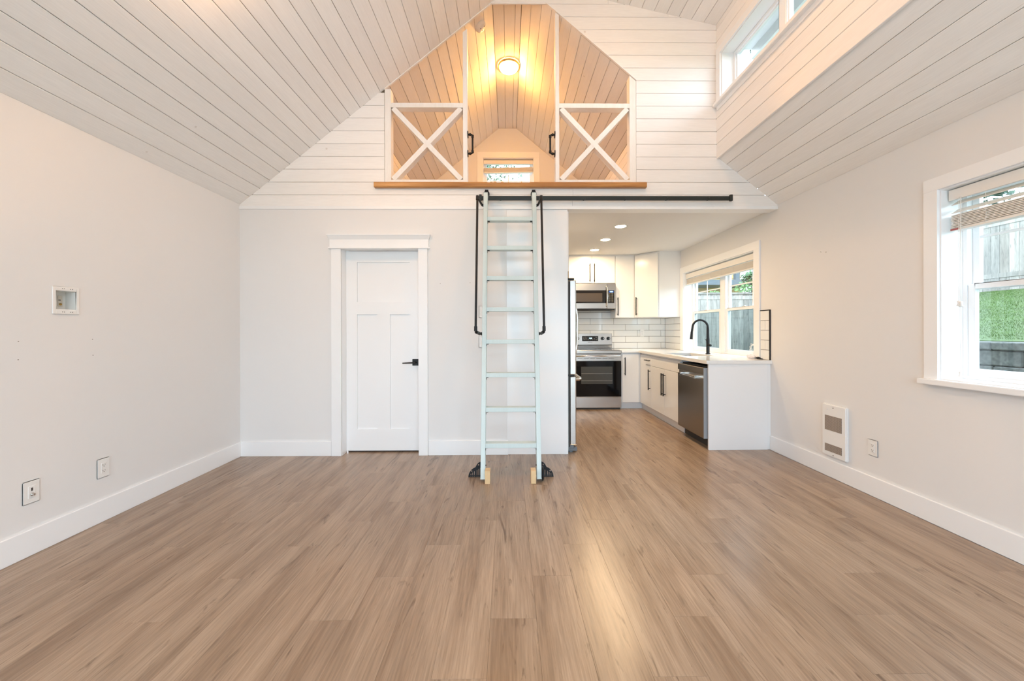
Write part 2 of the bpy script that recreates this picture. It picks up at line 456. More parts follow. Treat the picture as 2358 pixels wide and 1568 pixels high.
cl = structure('ceiling_left', (XL, YF, EAVE), 'whitewashed board ceiling slope over the left side')
ll = math.hypot(2.804, 2.804*SL)
board_run(cl, (XL, EAVE), (1, SL), (-SL, 1), ll, YF, YG)
slab(cl, (XL-0.15, EAVE-0.15*SL), RIDGE, (-SL, 1), YF-0.15, YG+0.001, 0.0145, 0.10)
slab(cl, (XL-0.15, EAVE-0.15*SL), (-1.30, EAVE+1.38*SL), (-SL, 1), YG, YG+0.12, 0.0145, 0.10)
MB().prism([(-1.30, 3.628), (-1.236, 3.68), (-0.143, 4.561), (0.38, 4.565), (0.38, 4.80), (-0.143, 4.80), (-1.30, 3.90)], 1, YG+0.001, YG+0.0155).build('closer', SHIP_X, cl)
cs = structure('ceiling_dormer', (XD, YF, ZD1), 'whitewashed board ceiling of the dormer')
board_run(cs, (XD, ZD1), (-1, 0.2245), (0.2245, 1), math.hypot(XD-RIDGE[0], RIDGE[1]-ZD1)+0.005, YF, YG)
slab(cs, (XD+0.7, ZD1-0.7*0.2245), (RIDGE[0]-0.02, RIDGE[1]+0.005), (0.2245, 1), YF-0.15, YG+0.13)
cr_ = structure('ceiling_right', (XR, YF, EAVE), 'low whitewashed board ceiling slope under the dormer window wall')
dx, dz_ = XD-XR, ZD0-EAVE
board_run(cr_, (XR, EAVE), (dx, dz_), (-dz_, dx) if dx > 0 else (dz_, -dx), math.hypot(dx, dz_), YF, YG, 0.1321)
slab(cr_, (XR+0.2, EAVE-0.158), (XD, ZD0), (dz_, -dx), YF-0.15, YG+0.01, 0.0145, 0.1)
# dormer wall boards
dwall = structure('wall_dormer', (XD, YF, ZD0), 'whitewashed board dormer wall with the high windows')
z = ZD0 - 0.0065
while z < ZD1 - 0.005:
    za, zb = (max(z, ZD0) if z > ZD0 else ZD0-0.03), min(z+PITCH, ZD1+0.01); z += PITCH
    segs = [(YF, YG)]
    if zb > DW[2] and za < DW[3]:
        if za < DW[2]-0.02 or zb > DW[3]+0.02:
            parts = [(YF, DW[0], za, zb), (DW[1], YG, za, zb)]
            if za < DW[2]: parts.append((DW[0], DW[1], za, DW[2]))
            if zb > DW[3]: parts.append((DW[0], DW[1], DW[3], zb))
        else: parts = [(YF, DW[0], za, zb), (DW[1], YG, za, zb)]
    else: parts = [(YF, YG, za, zb)]
    for (ya, yb, p, q) in parts:
        g, c, t = 0.0015, 0.0028, 0.016
        sec = [(c, p+g), (0, p+g+c), (0, q-g-c), (c, q-g), (t, q-g), (t, p+g)]
        MB().loft([(XD+d, ya, zz) for (d, zz) in sec], [(XD+d, yb, zz) for (d, zz) in sec]).build('board', SHIP_Y, dwall)
b = MB()
for (l, r, p, q) in wall_holes(YF-0.15, YG+0.12, ZD0-0.02, ZD1+0.1, [DW]): b.box(XD+0.0145, XD+0.2, l, r, p, q)
b.build('backing', BACKING, dwall)
# soffit and fascia of the dormer roof seen through its windows
st(box(XD+0.2, XD+0.42, YF, YG+0.1, 4.16, 4.20).build('roof_soffit', TRIM), 'white soffit of the dormer roof')
st(box(XD+0.42, XD+0.45, YF, YG+0.1, 4.06, 4.22).build('roof_fascia', TRIM))

# ------------------------------------------------------------------ loft
lf = structure('ceiling_loft', (0, YG, 4.744), 'board ceiling of the loft, steep slopes and a narrow flat top')
board_run(lf, (-0.155, 4.744), (1, 0), (0, 1), 0.31, YG+0.016, YB, 0.122, wob=0.0004)
LS = 0.83; lx, lz = 1.52, 4.744 - (1.52-0.155)*LS
Ll = math.hypot(lx-0.155, 4.744-lz)
board_run(lf, (0.155, 4.744), (1, -LS), (LS, 1), Ll, YG+0.016, YB, wob=0.0022)
board_run(lf, (-0.155, 4.744), (-1, -LS), (-LS, 1), Ll, YG+0.016, YB, wob=0.0022)
slab(lf, (-0.2, 4.744), (0.2, 4.744), (0, 1), YG+0.12, YB+0.1)
slab(lf, (0.155, 4.744), (lx+0.1, lz-0.083), (LS, 1), YG+0.12, YB+0.1)
slab(lf, (-0.155, 4.744), (-lx-0.1, lz-0.083), (-LS, 1), YG+0.12, YB+0.1)
kw_ = structure('wall_loft_knee', (0, YG, 2.74), 'short board knee walls of the loft')
for sx in (-1, 1):
    z = 2.74
    while z < lz:
        zb = min(z+PITCH, lz); g, c, t = 0.0015, 0.0028, 0.016
        sec = [(c, z+g), (0, z+g+c), (0, zb-g-c), (c, zb-g), (t, zb-g), (t, z+g)]
        if zb-z > 0.02: MB().loft([(sx*(lx+d), YG+0.12, zz) for (d, zz) in sec], [(sx*(lx+d), YB, zz) for (d, zz) in sec]).build('board', SHIP_Y, kw_)
        z = zb
    box(sx*(lx+0.0145), sx*(lx+0.12), YG+0.1, YB+0.1, 2.6, lz+0.1).build('backing', BACKING, kw_)
b = MB()
for (l, r, p, q) in wall_holes(-1.7, 1.7, 2.6, 4.9, [LW]): b.box(l, r, YB, YB+0.15, p, q)
st(b.build('wall_loft_back', WALL), 'painted end wall of the loft')
lfl = st(box(-1.6, 1.6, YG+0.02, YB, 2.62, 2.7125).build('floor_loft', BACKING), 'loft floor')
x = -1.6
while x < 1.58:
    piece('plank', (0.198, YB-YG-0.13, 0.012), (x+0.001, YG+0.127, 2.713), PLANKM, lfl, 0.001); x += 0.2
# wooden ledge
ld = MB()
sec = [(YG-0.045, 2.684), (YG-0.040, 2.677), (YG+0.0, 2.677), (YG+0.0, 2.7275), (YG-0.040, 2.7275), (YG-0.045, 2.721)]
ld.loft([(-1.328, a, b_) for a, b_ in sec], [(1.392, a, b_) for a, b_ in sec])
ld.box(-1.236, 1.302, YG, YG+0.125, 2.713, 2.7275)
st(ld.build('trim_3', LEDGEW), 'varnished wooden ledge along the foot of the loft opening')

# ------------------------------------------------------------------ windows
def mapper(kind, w0):
    """(a, b, c): a along the wall, b outward from the room face w0, c up"""
    if kind == 'x': return lambda a, b, c: (w0 + b, a, c)
    if kind == 'y': return lambda a, b, c: (a, w0 + b, c)
    return lambda a, b, c: (a, w0 - b, c)
def mbox(M_, mp, a0, a1, b0, b1, c0, c1):
    p = mp(a0, b0, c0); q = mp(a1, b1, c1)
    return M_.box(p[0], q[0], p[1], q[1], p[2], q[2])
def ring(mp, a0, a1, c0, c1, b0, b1, w, wb=None, wt=None):
    wb = w if wb is None else wb; wt = w if wt is None else wt
    m_ = MB(); mbox(m_, mp, a0, a0+w, b0, b1, c0, c1); mbox(m_, mp, a1-w, a1, b0, b1, c0, c1)
    mbox(m_, mp, a0+w, a1-w, b0, b1, c0, c0+wb); mbox(m_, mp, a0+w, a1-w, b0, b1, c1-wt, c1)
    return m_
def double_hung(win, mp, a0, a1, c0, c1, meet, b0, muntins=(0.5, 0.5), lowglass=GLASS):
    """frame, two sashes with panes; b0 is the room-side face of the frame"""
    ring(mp, a0, a1, c0, c1, b0, b0+0.07, 0.022).build('frame', VINYL, win, 0.002)
    i0, i1, j0, j1 = a0+0.022, a1-0.022, c0+0.022, c1-0.022
    lo = ring(mp, i0, i1, j0, meet+0.02, b0+0.006, b0+0.034, 0.036, 0.045, 0.034).build('lower_sash', VINYL, win, 0.002)
    mbox(MB(), mp, i0+0.03, i1-0.03, b0+0.018, b0+0.021, j0+0.03, meet).build('pane', lowglass, lo)
    upn = ring(mp, i0, i1, meet-0.015, j1, b0+0.037, b0+0.064, 0.034, 0.034, 0.036).build('upper_sash', VINYL, win, 0.002)
    mbox(MB(), mp, i0+0.03, i1-0.03, b0+0.049, b0+0.052, meet, j1-0.03).build('pane', GLASS, upn)
    if muntins:
        for f in muntins[:1]:
            a = i0 + (i1-i0)*f
            mbox(MB(), mp, a-0.008, a+0.008, b0+0.043, b0+0.048, meet+0.02, j1-0.03).build('muntin', VINYL, upn)
        zc = meet + (j1-meet)*muntins[1]
        mbox(MB(), mp, i0+0.03, i1-0.03, b0+0.0425, b0+0.0485, zc-0.008, zc+0.008).build('muntin', VINYL, upn)
    am = (a0+a1)/2
    lk = MB(); mbox(lk, mp, am-0.03, am+0.03, b0+0.006, b0+0.03, meet+0.02, meet+0.027)
    lk.cyl(mp(am-0.005, b0+0.018, meet+0.026), mp(am-0.005, b0+0.018, meet+0.036), 0.010); lk.build('sash_lock', PLASTIC, win)
def casing(win, mp, a0, a1, c0, c1, w, bottom=True, th=0.018, sill=None, wt=None):
    wt = wt or w
    for (l, r, p, q) in [(a0-w, a0, c0, c1), (a1, a1+w, c0, c1)]:
        mbox(MB(), mp, l, r, -th, 0, p if sill is None or True else p, q).build('casing', TRIM, win, 0.0015)
    mbox(MB(), mp, a0-w, a1+w, -th, 0, c1, c1+wt).build('casing', TRIM, win, 0.0015)
    if bottom: mbox(MB(), mp, a0-w, a1+w, -th, 0, c0-w, c0).build('casing', TRIM, win, 0.0015)
    if sill: mbox(MB(), mp, a0-w-sill, a1+w+sill, -0.045, 0.0, c0-0.036, c0).build('stool', TRIM, win, 0.004, 2)
def lining(win, mp, a0, a1, c0, c1, d, t=0.012):
    ring(mp, a0-0.0, a1+0.0, c0, c1, 0.0, d, t).build('jamb', TRIM, win, 0.0)

mpR = mapper('x', XR)
w1 = structure('window_1', (XR, RW[0], RW[2]), 'living room window with the half-raised blind')
casing(w1, mpR, RW[0], RW[1], RW[2], RW[3], 0.082, bottom=False, sill=0.02)
lining(w1, mpR, RW[0], RW[1], RW[2], RW[3], 0.16, 0.008)
double_hung(w1, mpR, RW[0]+0.755, RW[1]-0.008, RW[2]+0.008, RW[3]-0.008, 1.51, 0.135, (0.5, 0.52))
double_hung(w1, mpR, RW[0]+0.008, RW[0]+0.745, RW[2]+0.008, RW[3]-0.008, 1.51, 0.135, (0.5, 0.52))
w2 = structure('window_2', (XR, KW[0], KW[2]), 'twin kitchen window over the sink')
casing(w2, mpR, KW[0], KW[1], 0.932, KW[3], 0.098, bottom=False, wt=0.09)
ring(mpR, KW[0], KW[1], 0.9305, KW[3], 0.0, 0.15, 0.008, 0.0008).build('jamb', TRIM, w2)
double_hung(w2, mpR, 5.135, KW[1]-0.008, 0.932, KW[3]-0.008, 1.51, 0.125, (0.55, 0.52), SCREENGL)
double_hung(w2, mpR, KW[0]+0.008, 5.05, 0.932, KW[3]-0.008, 1.51, 0.125, (0.35, 0.52), SCREENGL)
mbox(MB(), mpR, 5.05, 5.135, 0.122, 0.19, 0.932, KW[3]-0.008).build('mullion', VINYL, w2, 0.003)
mpD = mapper('x', XD)
w3 = structure('window_3', (XD, DW[0], DW[2]), 'long dormer window high above the low slope')
casing(w3, mpD, DW[0], DW[1], DW[2], DW[3], 0.07, bottom=False, sill=0.015)
mbox(MB(), mpD, DW[0]-0.07, DW[1]+0.07, -0.012, 0, DW[2]-0.075, DW[2]-0.036).build('apron', TRIM, w3, 0.001)
lining(w3, mpD, DW[0], DW[1], DW[2], DW[3], 0.2, 0.008)
for (p, q) in ((3.10, DW[1]-0.008), (2.40, 3.075), (DW[0]+0.008, 2.375)):
    fr = ring(mpD, p, q, DW[2]+0.008, DW[3]-0.008, 0.115, 0.175, 0.03).build('frame', VINYL, w3, 0.002)
    ring(mpD, p+0.03, q-0.03, DW[2]+0.038, DW[3]-0.038, 0.13, 0.16, 0.012).build('bead', VINYL, fr)
    mbox(MB(), mpD, p+0.04, q-0.04, 0.143, 0.146, DW[2]+0.045, DW[3]-0.045).build('pane', GLASS, fr)
for a in (3.0875, 2.3875): mbox(MB(), mpD, a-0.035, a+0.035, 0.112, 0.18, DW[2]+0.008, DW[3]-0.008).build('mullion', VINYL, w3, 0.002)
mpB = mapper('y', YB)
w4 = structure('window_4', (0, YB, LW[2]), 'small window in the loft end wall')
casing(w4, mpB, LW[0], LW[1], LW[2], LW[3], 0.1, bottom=True)
lining(w4, mpB, LW[0], LW[1], LW[2], LW[3], 0.14, 0.008)
double_hung(w4, mpB, LW[0]+0.008, LW[1]-0.008, LW[2]+0.008, LW[3]-0.008, 3.66, 0.07, (0.5, 0.40))
mpF = mapper('-y', YF)
w5 = structure('window_5', (0, YF, FW[2]), 'glazed wall at the viewer end of the room')
casing(w5, mpF, FW[0], FW[1], FW[2], FW[3], 0.09, bottom=False)
for i in range(4):
    a = FW[0] + i*1.125
    fr = ring(mpF, a, a+1.125, FW[2], FW[3], 0.05, 0.11, 0.06).build('frame', VINYL, w5, 0.003)
    mbox(MB(), mpF, a+0.06, a+1.065, 0.078, 0.082, FW[2]+0.06, FW[3]-0.06).build('pane', GLASS, fr)

w6 = structure('fill_window', (0, YF, 2.65), 'unseen wide gable window at the viewer end, added for extra daylight')  # added opening, out of view, that lets more daylight onto walls and ceilings
casing(w6, mpF, -1.2, 1.2, 2.65, 3.45, 0.07)
for i in range(2):
    a = -1.2 + i*1.2
    fr = ring(mpF, a, a+1.2, 2.65, 3.45, 0.05, 0.11, 0.05).build('frame', VINYL, w6, 0.003)
    mbox(MB(), mpF, a+0.05, a+1.15, 0.078, 0.082, 2.70, 3.40).build('pane', GLASS, fr)

# ------------------------------------------------------------------ blinds
def blind(mp, a0, a1, b0, ztop, vh, slats, stack, label, loose=0, skew=0.0, ladders=4, redtag=False, cords=None):
    """valance vh tall, `loose` slats hanging free, `stack`=(ztop,zbottom,count) of gathered slats"""
    t = thing('window_blind', mp((a0+a1)/2, b0, stack[1]), label, 'blind')
    mbox(MB(), mp, a0, a1, b0-0.012, b0, ztop-vh, ztop).build('valance', BLIND, t, 0.003)
    mbox(MB(), mp, a0+0.004, a1-0.004, b0+0.0, b0+0.05, ztop-0.045, ztop-0.004).build('headrail', BLIND, t, 0.002)
    zt, zb, n = stack
    for i in range(loose):
        z = ztop - vh + 0.012 - (i+0.5)*(ztop-vh+0.012-zt)/max(loose, 1)
        m_ = MB(); P = [mp(a0+0.006, b0+0.0, z-0.018), mp(a1-0.006, b0+0.0, z-0.018), mp(a1-0.006, b0+0.045, z+0.012), mp(a0+0.006, b0+0.045, z+0.012)]
        m_.loft(P, [(p[0], p[1], p[2]+0.003) for p in P]).build('slat', BLIND, t)
    for i in range(n):
        z = zt - (i+0.5)*(zt-zb-0.018)/n; h = (zt-zb-0.018)/n*0.62/2
        j = random.uniform(-0.0015, 0.0015)
        m_ = MB(); P = []
        for (a, bb, s) in ((a0+0.006, b0+j, skew), (a1-0.006, b0+j, 0), (a1-0.006, b0+0.047+j, 0), (a0+0.006, b0+0.047+j, skew)): P.append(mp(a, bb, z-h+s))
        m_.loft(P, [(p[0], p[1], p[2]+2*h) for p in P]).build('slat', BLIND, t, 0.0006)
    m_ = MB(); P = [mp(a0+0.004, b0-0.002, zb+skew), mp(a1-0.004, b0-0.002, zb), mp(a1-0.004, b0+0.05, zb), mp(a0+0.004, b0+0.05, zb+skew)]
    m_.loft(P, [(p[0], p[1], p[2]+0.016) for p in P]).build('bottom_rail', BLIND, t, 0.002)
    for i in range(ladders):
        a = a0 + (a1-a0)*(0.12 + 0.76*i/(ladders-1))
        m_ = MB()
        m_.tube([mp(a-0.003, b0-0.004, ztop-vh+0.005), mp(a-0.004, b0-0.003, zt), mp(a-0.006, b0-0.006, (zt+zb)/2), mp(a-0.002, b0-0.003, zb+0.01)], 0.0012, 5)
        pts = []
        for q in range(9):
            pts.append(mp(a + 0.010*math.sin(q*2.4+i), b0-0.006-0.003*(q % 2), zt-0.005-(zt-zb-0.02)*q/8))
        m_.tube(pts, 0.0011, 5); m_.build('ladder_cord', CORD, t)
    if redtag: mbox(MB(), mp, a1-0.05, a1-0.004, b0-0.0035, b0-0.001, zb+0.003, zb+0.013).build('end_tag', REDTAG, t)
    if cords:
        for (a, z_end) in cords:
            cd = MB().tube([mp(a, b0-0.014, ztop-vh+0.01), mp(a+0.001, b0-0.016, (ztop+z_end)/2), mp(a, b0-0.015, z_end+0.03)], 0.0012, 6).build('pull_cord', CORD, t)
            MB().lathe([(0.003, 0.035), (0.009, 0.03), (0.006, 0.018), (0.011, 0.004), (0.009, 0), (0, 0)], mp(a, b0-0.015, z_end), (0, 0, 1), 12).build('tassel', PLASTIC, t)
    return t
blind(mpR, RW[0]+0.012, RW[1]-0.018, 0.045, RW[3]-0.014, 0.066, 0, (1.962, 1.862, 9), 'white slatted blind in the living room window, two slats hanging loose', loose=2, skew=0.012, redtag=True, cords=[(2.318, 1.385), (2.330, 1.39), (2.322, 0.955)], ladders=3)
blind(mpR, KW[0]+0.012, KW[1]-0.012, 0.035, KW[3]-0.022, 0.070, 0, (2.032, 1.942, 11), 'cream slatted blind gathered at the top of the kitchen window', ladders=6)
blind(mpB, LW[0]+0.01, LW[1]-0.012, 0.03, LW[3]-0.024, 0.066, 0, (4.095, 4.003, 10), 'small slatted blind hanging crooked in the loft window', skew=-0.018, ladders=3)

# ------------------------------------------------------------------ baseboards
st(box(XL, XL+0.015, YF, YG-0.0, 0.0, 0.145).build('baseboard_left', TRIM, None, 0.002))
st(box(XR-0.015, XR, YF, 3.972, 0.0, 0.145).build('baseboard_right', TRIM, None, 0.002))
bb = structure('baseboard_back', (0, YG, 0))
box(XL+0.015, -1.768, YG-0.015, YG, 0, 0.145).build('board', TRIM, bb, 0.002)
box(-0.802, -0.003, YG-0.015, YG, 0, 0.145).build('board', TRIM, bb, 0.002)

# ------------------------------------------------------------------ door
d1 = structure('door_1', (-1.28, YG, 0), 'white three-panel interior door with a black lever')
ys = YG + 0.10
sl = MB()
sl.box(-1.663, -0.902, ys+0.0155, ys+0.04, 0.016, 2.067)
PX = [(-1.552, -1.011, 1.545, 1.954), (-1.552, -1.346, 0.234, 1.418), (-1.216, -1.011, 0.234, 1.418)]
for (l, r, p, q) in wall_holes(-1.663, -0.902, 0.016, 2.067, PX): sl.box(l, r, ys, ys+0.016, p, q)
slab_ = sl.build('door_slab', DOORP, d1)
for (l, r, p, q) in PX: box(l+0.002, r-0.002, ys+0.0135, ys+0.016, p+0.002, q-0.002).build('panel', DOORP, slab_)
jb = MB(); jb.box(-1.673, -1.664, YG, YG+0.12, 0, 2.08); jb.box(-0.901, -0.892, YG, YG+0.12, 0, 2.08); jb.box(-1.664, -0.901, YG, YG+0.12, 2.071, 2.08)
jb.build('jamb', TRIM, d1)
for (l, r) in ((-1.765, -1.668), (-0.897, -0.805)): box(l, r, YG-0.019, YG, 0.0, 2.07).build('casing', TRIM, d1, 0.0015)
hd = MB(); hd.box(-1.777, -0.793, YG-0.022, YG, 2.082, 2.160)
hd.box(-1.789, -0.781, YG-0.032, YG, 2.070, 2.083)
hd.loft([(-1.777, YG-0.022, 2.160), (-0.793, YG-0.022, 2.160), (-0.793, YG, 2.160), (-1.777, YG, 2.160)], [(-1.796, YG-0.045, 2.200), (-0.774, YG-0.045, 2.200), (-0.774, YG, 2.200), (-1.796, YG, 2.200)])
hd.box(-1.798, -0.772, YG-0.047, YG, 2.200, 2.208)
hd.build('head_casing', TRIM, d1)
hn = box(-0.985, -0.918, ys-0.009, ys, 0.890, 0.957).build('handle', BLACK, d1, 0.002)
lv = MB(); lv.cyl((-0.952, ys-0.008, 0.923), (-0.952, ys-0.045, 0.923), 0.011); lv.tube([(-0.945, ys-0.045, 0.923), (-1.0, ys-0.047, 0.921), (-1.076, ys-0.047, 0.918)], [0.009, 0.007, 0.005], 8)
lv.build('lever', BLACK, hn)
MB().cyl((-0.952, ys-0.0455, 0.923), (-0.952, ys-0.048, 0.923), 0.004).build('keyhole', CHROME, hn)

# ------------------------------------------------------------------ loft railings
def beam2(M_, p, q, wide, y0, y1):
    """flat bar between two (x,z) points"""
    p = Vector(p); q = Vector(q); d = (q-p).normalized(); n = Vector((-d.y, d.x))*wide/2
    return M_.prism([tuple(p+n), tuple(q+n), tuple(q-n), tuple(p-n)], 1, y0, y1)
def railing(xo0, xo1, xi0, xi1, ztop_o, ztop_i, label, handle_side, slope):
    """outer post xo0..xo1, inner post xi0..xi1"""
    t = thing('loft_railing', ((xo0+xi1)/2, YG+0.05, 2.745), label, 'railing', 'loft railings')
    ya, yb = YG+0.004, YG+0.092
    def post(a, b, za, zb): return MB().loft([(a, ya, 2.728), (b, ya, 2.728), (b, yb, 2.728), (a, yb, 2.728)], [(a, ya, za), (b, ya, zb), (b, yb, zb), (a, yb, za)])
    post(xo0, xo1, ztop_o[0], ztop_o[1]).build('post', RAILW, t, 0.0015)
    post(xi0, xi1, ztop_i[0], ztop_i[1]).build('post', RAILW, t, 0.0015)
    L, R = (xo1, xi0) if xo0 < xi0 else (xi1, xo0)
    box(L, R, ya, yb, 3.495, 3.540).build('top_rail', RAILW, t, 0.0015)
    box(L, R, ya, yb, 2.728, 2.768).build('bottom_rail', RAILW, t, 0.0015)
    k = 0.045
    def brace(pa, pb, name='brace'):
        pa = Vector(pa); pb = Vector(pb); d = (pb-pa).normalized(); n = Vector((-d.y, d.x))*k/2
        lo_, hi_ = 2.769, 3.494
        return MB().prism([tuple(pa+n), tuple(pb+n), tuple(pb-n), tuple(pa-n)], 1, ya+0.003, yb-0.003).build(name, RAILW, t, 0.0015)
    cx, cz = (L+R)/2, (2.768+3.495)/2
    e = 0.022
    if handle_side > 0: long_ = ((L+e, 2.775), (R-e, 3.488)); sh = ((L+e, 3.488), (R-e, 2.775))
    else: long_ = ((L+e, 3.488), (R-e, 2.775)); sh = ((L+e, 2.775), (R-e, 3.488))
    brace(*long_)
    a, b_ = Vector(sh[0]), Vector(sh[1]); dd = (b_-a).normalized(); m_ = (a+b_)/2
    brace(sh[0], tuple(m_-dd*0.024)); brace(tuple(m_+dd*0.024), sh[1])
    # pipe grab handle on the inner post
    s = handle_side; xs = xi1 if s > 0 else xi0; yc = YG+0.03
    h = MB()
    h.tube([(xs, yc, 3.235), (xs+s*0.035, yc, 3.235), (xs+s*0.046, yc, 3.228), (xs+s*0.050, yc, 3.215), (xs+s*0.050, yc, 3.065), (xs+s*0.046, yc, 3.050), (xs+s*0.035, yc, 3.042), (xs, yc, 3.042)], 0.0095, 12)
    hd_ = h.build('grab_handle', BLACK, t)
    for zz in (3.235, 3.042):
        MB().cyl((xs+s*0.0005, yc, zz), (xs+s*0.007, yc, zz), 0.034, n=20).build('flange', BLACK, hd_)
    for zz, dz2 in ((3.228, -1), (3.050, 1)):
        c = MB(); c.cyl((xs+s*0.050, yc, zz), (xs+s*0.050, yc, zz+dz2*0.022), 0.0135); c.cyl((xs+s*0.018, yc, 3.235 if dz2 < 0 else 3.042), (xs+s*0.032, yc, 3.235 if dz2 < 0 else 3.042), 0.0135)
        c.build('elbow', BLACK, hd_)
def zl(x): return 2.514 + SL*(x-XL) - 0.004
def zr(x): return 3.78 + 0.851*(1.302-x) - 0.004 - 0.012
railing(-1.233, -1.171, -0.448, -0.404, (zl(-1.233), zl(-1.171)-0.05), (zl(-0.448)-0.06, zl(-0.404)-0.06), 'white wooden loft railing with X brace, beside the door-side slope', 1, SL)
railing(1.235, 1.301, 0.484, 0.523, (zr(1.235), zr(1.301)), (zr(0.484), zr(0.523)), 'white wooden loft railing with X brace, on the dormer side', -1, SL)

# ------------------------------------------------------------------ ladder track
tk = thing('ladder_track', (1.0, YG, 2.565), 'long dark steel rail for the rolling ladder on the beam', 'ladder rail')
box(-0.285, 2.255, YG-0.048, YG-0.040, 2.543, 2.587).build('bar', TRACK, tk, 0.0015)
for x in (-0.07, 0.350, 0.765, 1.183, 1.60, 2.02):
    bo = MB(); bo.cyl((x, YG, 2.563), (x, YG-0.040, 2.563), 0.010, n=12); bo.cyl((x, YG-0.048, 2.560), (x, YG-0.055, 2.560), 0.0135, n=6)
    bo.build('bolt', TRACK, tk)
for x in (-0.27, 2.235):
    box(x-0.013, x+0.013, YG-0.060, YG-0.034, 2.536, 2.600).build('end_stop', TRACK, tk, 0.003)

# ------------------------------------------------------------------ ladder
lad = thing('rolling_ladder', (0.02, 3.2, 0), 'pale grey-green wooden rolling ladder leaning on the loft beam', 'ladder')
KY = 0.205
def ly(z): return 3.17 + KY*(z-0.02)
for xc in (-0.212, 0.255):
    a, b_ = xc-0.0195, xc+0.0195
    MB().loft([(a, ly(0.022), 0.022), (b_, ly(0.022), 0.022), (b_, ly(0.022)+0.088, 0.022), (a, ly(0.022)+0.088, 0.022)],
              [(a, ly(2.575), 2.575), (b_, ly(2.575), 2.575), (b_, ly(2.575)+0.088, 2.558), (a, ly(2.575)+0.088, 2.558)]).build('side_rail', MINT, lad, 0.0025)
for i in range(8):
    z = 0.2795 + 0.29*i
    rg = MB().box(-0.1925, 0.2355, ly(z)+0.006, ly(z)+0.082, z-0.019, z+0.019).build('rung', MINT, lad, 0.002)
    for s, xa in ((1, -0.1925), (-1, 0.2355)):
        br_ = MB(); br_.box(xa, xa+s*0.022, ly(z)+0.015, ly(z)+0.05, z-0.0225, z-0.0192); br_.box(xa, xa+s*0.003, ly(z)+0.012, ly(z)+0.05, z-0.040, z-0.0192)
        br_.cyl((xa+s*0.012, ly(z)+0.028, z-0.022), (xa+s*0.012, ly(z)+0.028, z-0.026), 0.0035, n=8)
        br_.build('bracket', BLACK, rg)
for s, xo, xp in ((-1, -0.2315, -0.279), (1, 0.2745, 0.311)):
    yt, yb_ = 3.555, 3.305
    pipe = MB().tube([(xo, ly(2.45)+0.03, 2.452), (xo+s*0.014, ly(2.45)+0.03, 2.452), (xo+s*0.024, ly(2.45)-0.005, 2.462), (xp, yt+0.02, 2.488), (xp, yt, 2.480), (xp, yt-0.006, 2.46),
                      (xp, yb_+0.012, 1.275), (xp, yb_+0.01, 1.25), (xp-s*0.004, yb_+0.02, 1.232), (xo+s*0.024, ly(1.22)+0.0, 1.222), (xo+s*0.012, ly(1.22)+0.03, 1.220), (xo, ly(1.22)+0.03, 1.220)], 0.0105, 12).build('handrail', BLACK, lad)
    for (p, q) in (((xp, yt-0.001, 2.492), (xp, yt-0.007, 2.455)), ((xp, yb_+0.014, 1.285), (xp, yb_+0.010, 1.243)), ((xo+s*0.001, ly(2.45)+0.03, 2.452), (xo+s*0.010, ly(2.45)+0.03, 2.452)), ((xo+s*0.001, ly(1.22)+0.03, 1.220), (xo+s*0.010, ly(1.22)+0.03, 1.220)), ((xp-s*0.004, yb_+0.02, 1.236), (xo+s*0.022, ly(1.22)+0.002, 1.222))):
        MB().cyl(p, q, 0.0145, n=14).build('fitting', BLACK, pipe)
for xc in (-0.209, 0.258):
    rl = MB(); yw = YG-0.044
    rl.cyl((xc, yw-0.012, 2.607), (xc, yw+0.012, 2.607), 0.029, n=24)
    ro = rl.build('roller', BLACK, lad)
    hg = MB(); hg.box(xc-0.017, xc+0.017, yw-0.020, yw-0.014, 2.50, 2.642); hg.box(xc-0.017, xc+0.017, yw-0.020, yw+0.015, 2.636, 2.642); hg.box(xc-0.017, xc+0.017, ly(2.5)+0.088, yw-0.014, 2.50, 2.53)
    hg.build('hanger_plate', BLACK, ro)
    MB().cyl((xc, yw-0.020, 2.607), (xc, yw-0.026, 2.607), 0.0075, n=6).build('bolt', CHROME, ro)
# slotted quarter-round foot guards
def foot_guard(s, x_in, y):
    cu = bpy.data.curves.new('foot_guard', 'CURVE'); cu.dimensions = '2D'; cu.fill_mode = 'BOTH'; cu.extrude = 0.0015
    def spline(pts):
        sp = cu.splines.new('POLY'); sp.points.add(len(pts)-1); sp.use_cyclic_u = True
        for i, (a, b_) in enumerate(pts): sp.points[i].co = (a, b_, 0, 1)
    out = [(0, 0), (-0.110, 0), (-0.109, 0.014), (-0.104, 0.033), (-0.094, 0.052), (-0.080, 0.068), (-0.064, 0.079), (-0.052, 0.084), (-0.046, 0.093), (-0.038, 0.109), (-0.026, 0.122), (-0.013, 0.130), (0, 0.134)]
    spline([(s*-a, b_) for a, b_ in out])
    for a, h in ((-0.088, 0.012), (-0.073, 0.023), (-0.058, 0.034), (-0.036, 0.043), (-0.021, 0.053), (-0.007, 0.063)):
        spline([(s*-(a-0.0022), 0.018), (s*-(a+0.0022), 0.018), (s*-(a+0.0022), 0.018+h), (s*-(a-0.0022), 0.018+h)])
        spline([(s*-(a-0.004), 0.007), (s*-(a+0.004), 0.007), (s*-(a+0.004), 0.010), (s*-(a-0.004), 0.010)])
    for a, b_ in ((-0.081, 0.053), (-0.022, 0.106)):
        spline([(s*-(a) + 0.0055*math.cos(q*math.pi/6), b_ + 0.0055*math.sin(q*math.pi/6)) for q in range(12)])
    cu.materials.append(BLACK)
    o = bpy.data.objects.new('foot_guard', cu); C.objects.link(o); o.parent = lad
    g = ORG[lad.name]; o.location = (x_in-g[0], y-g[1], 0.0); o.rotation_euler = (math.pi/2, 0, 0)
    to_mesh(o)
foot_guard(-1, -0.2315, 3.275)
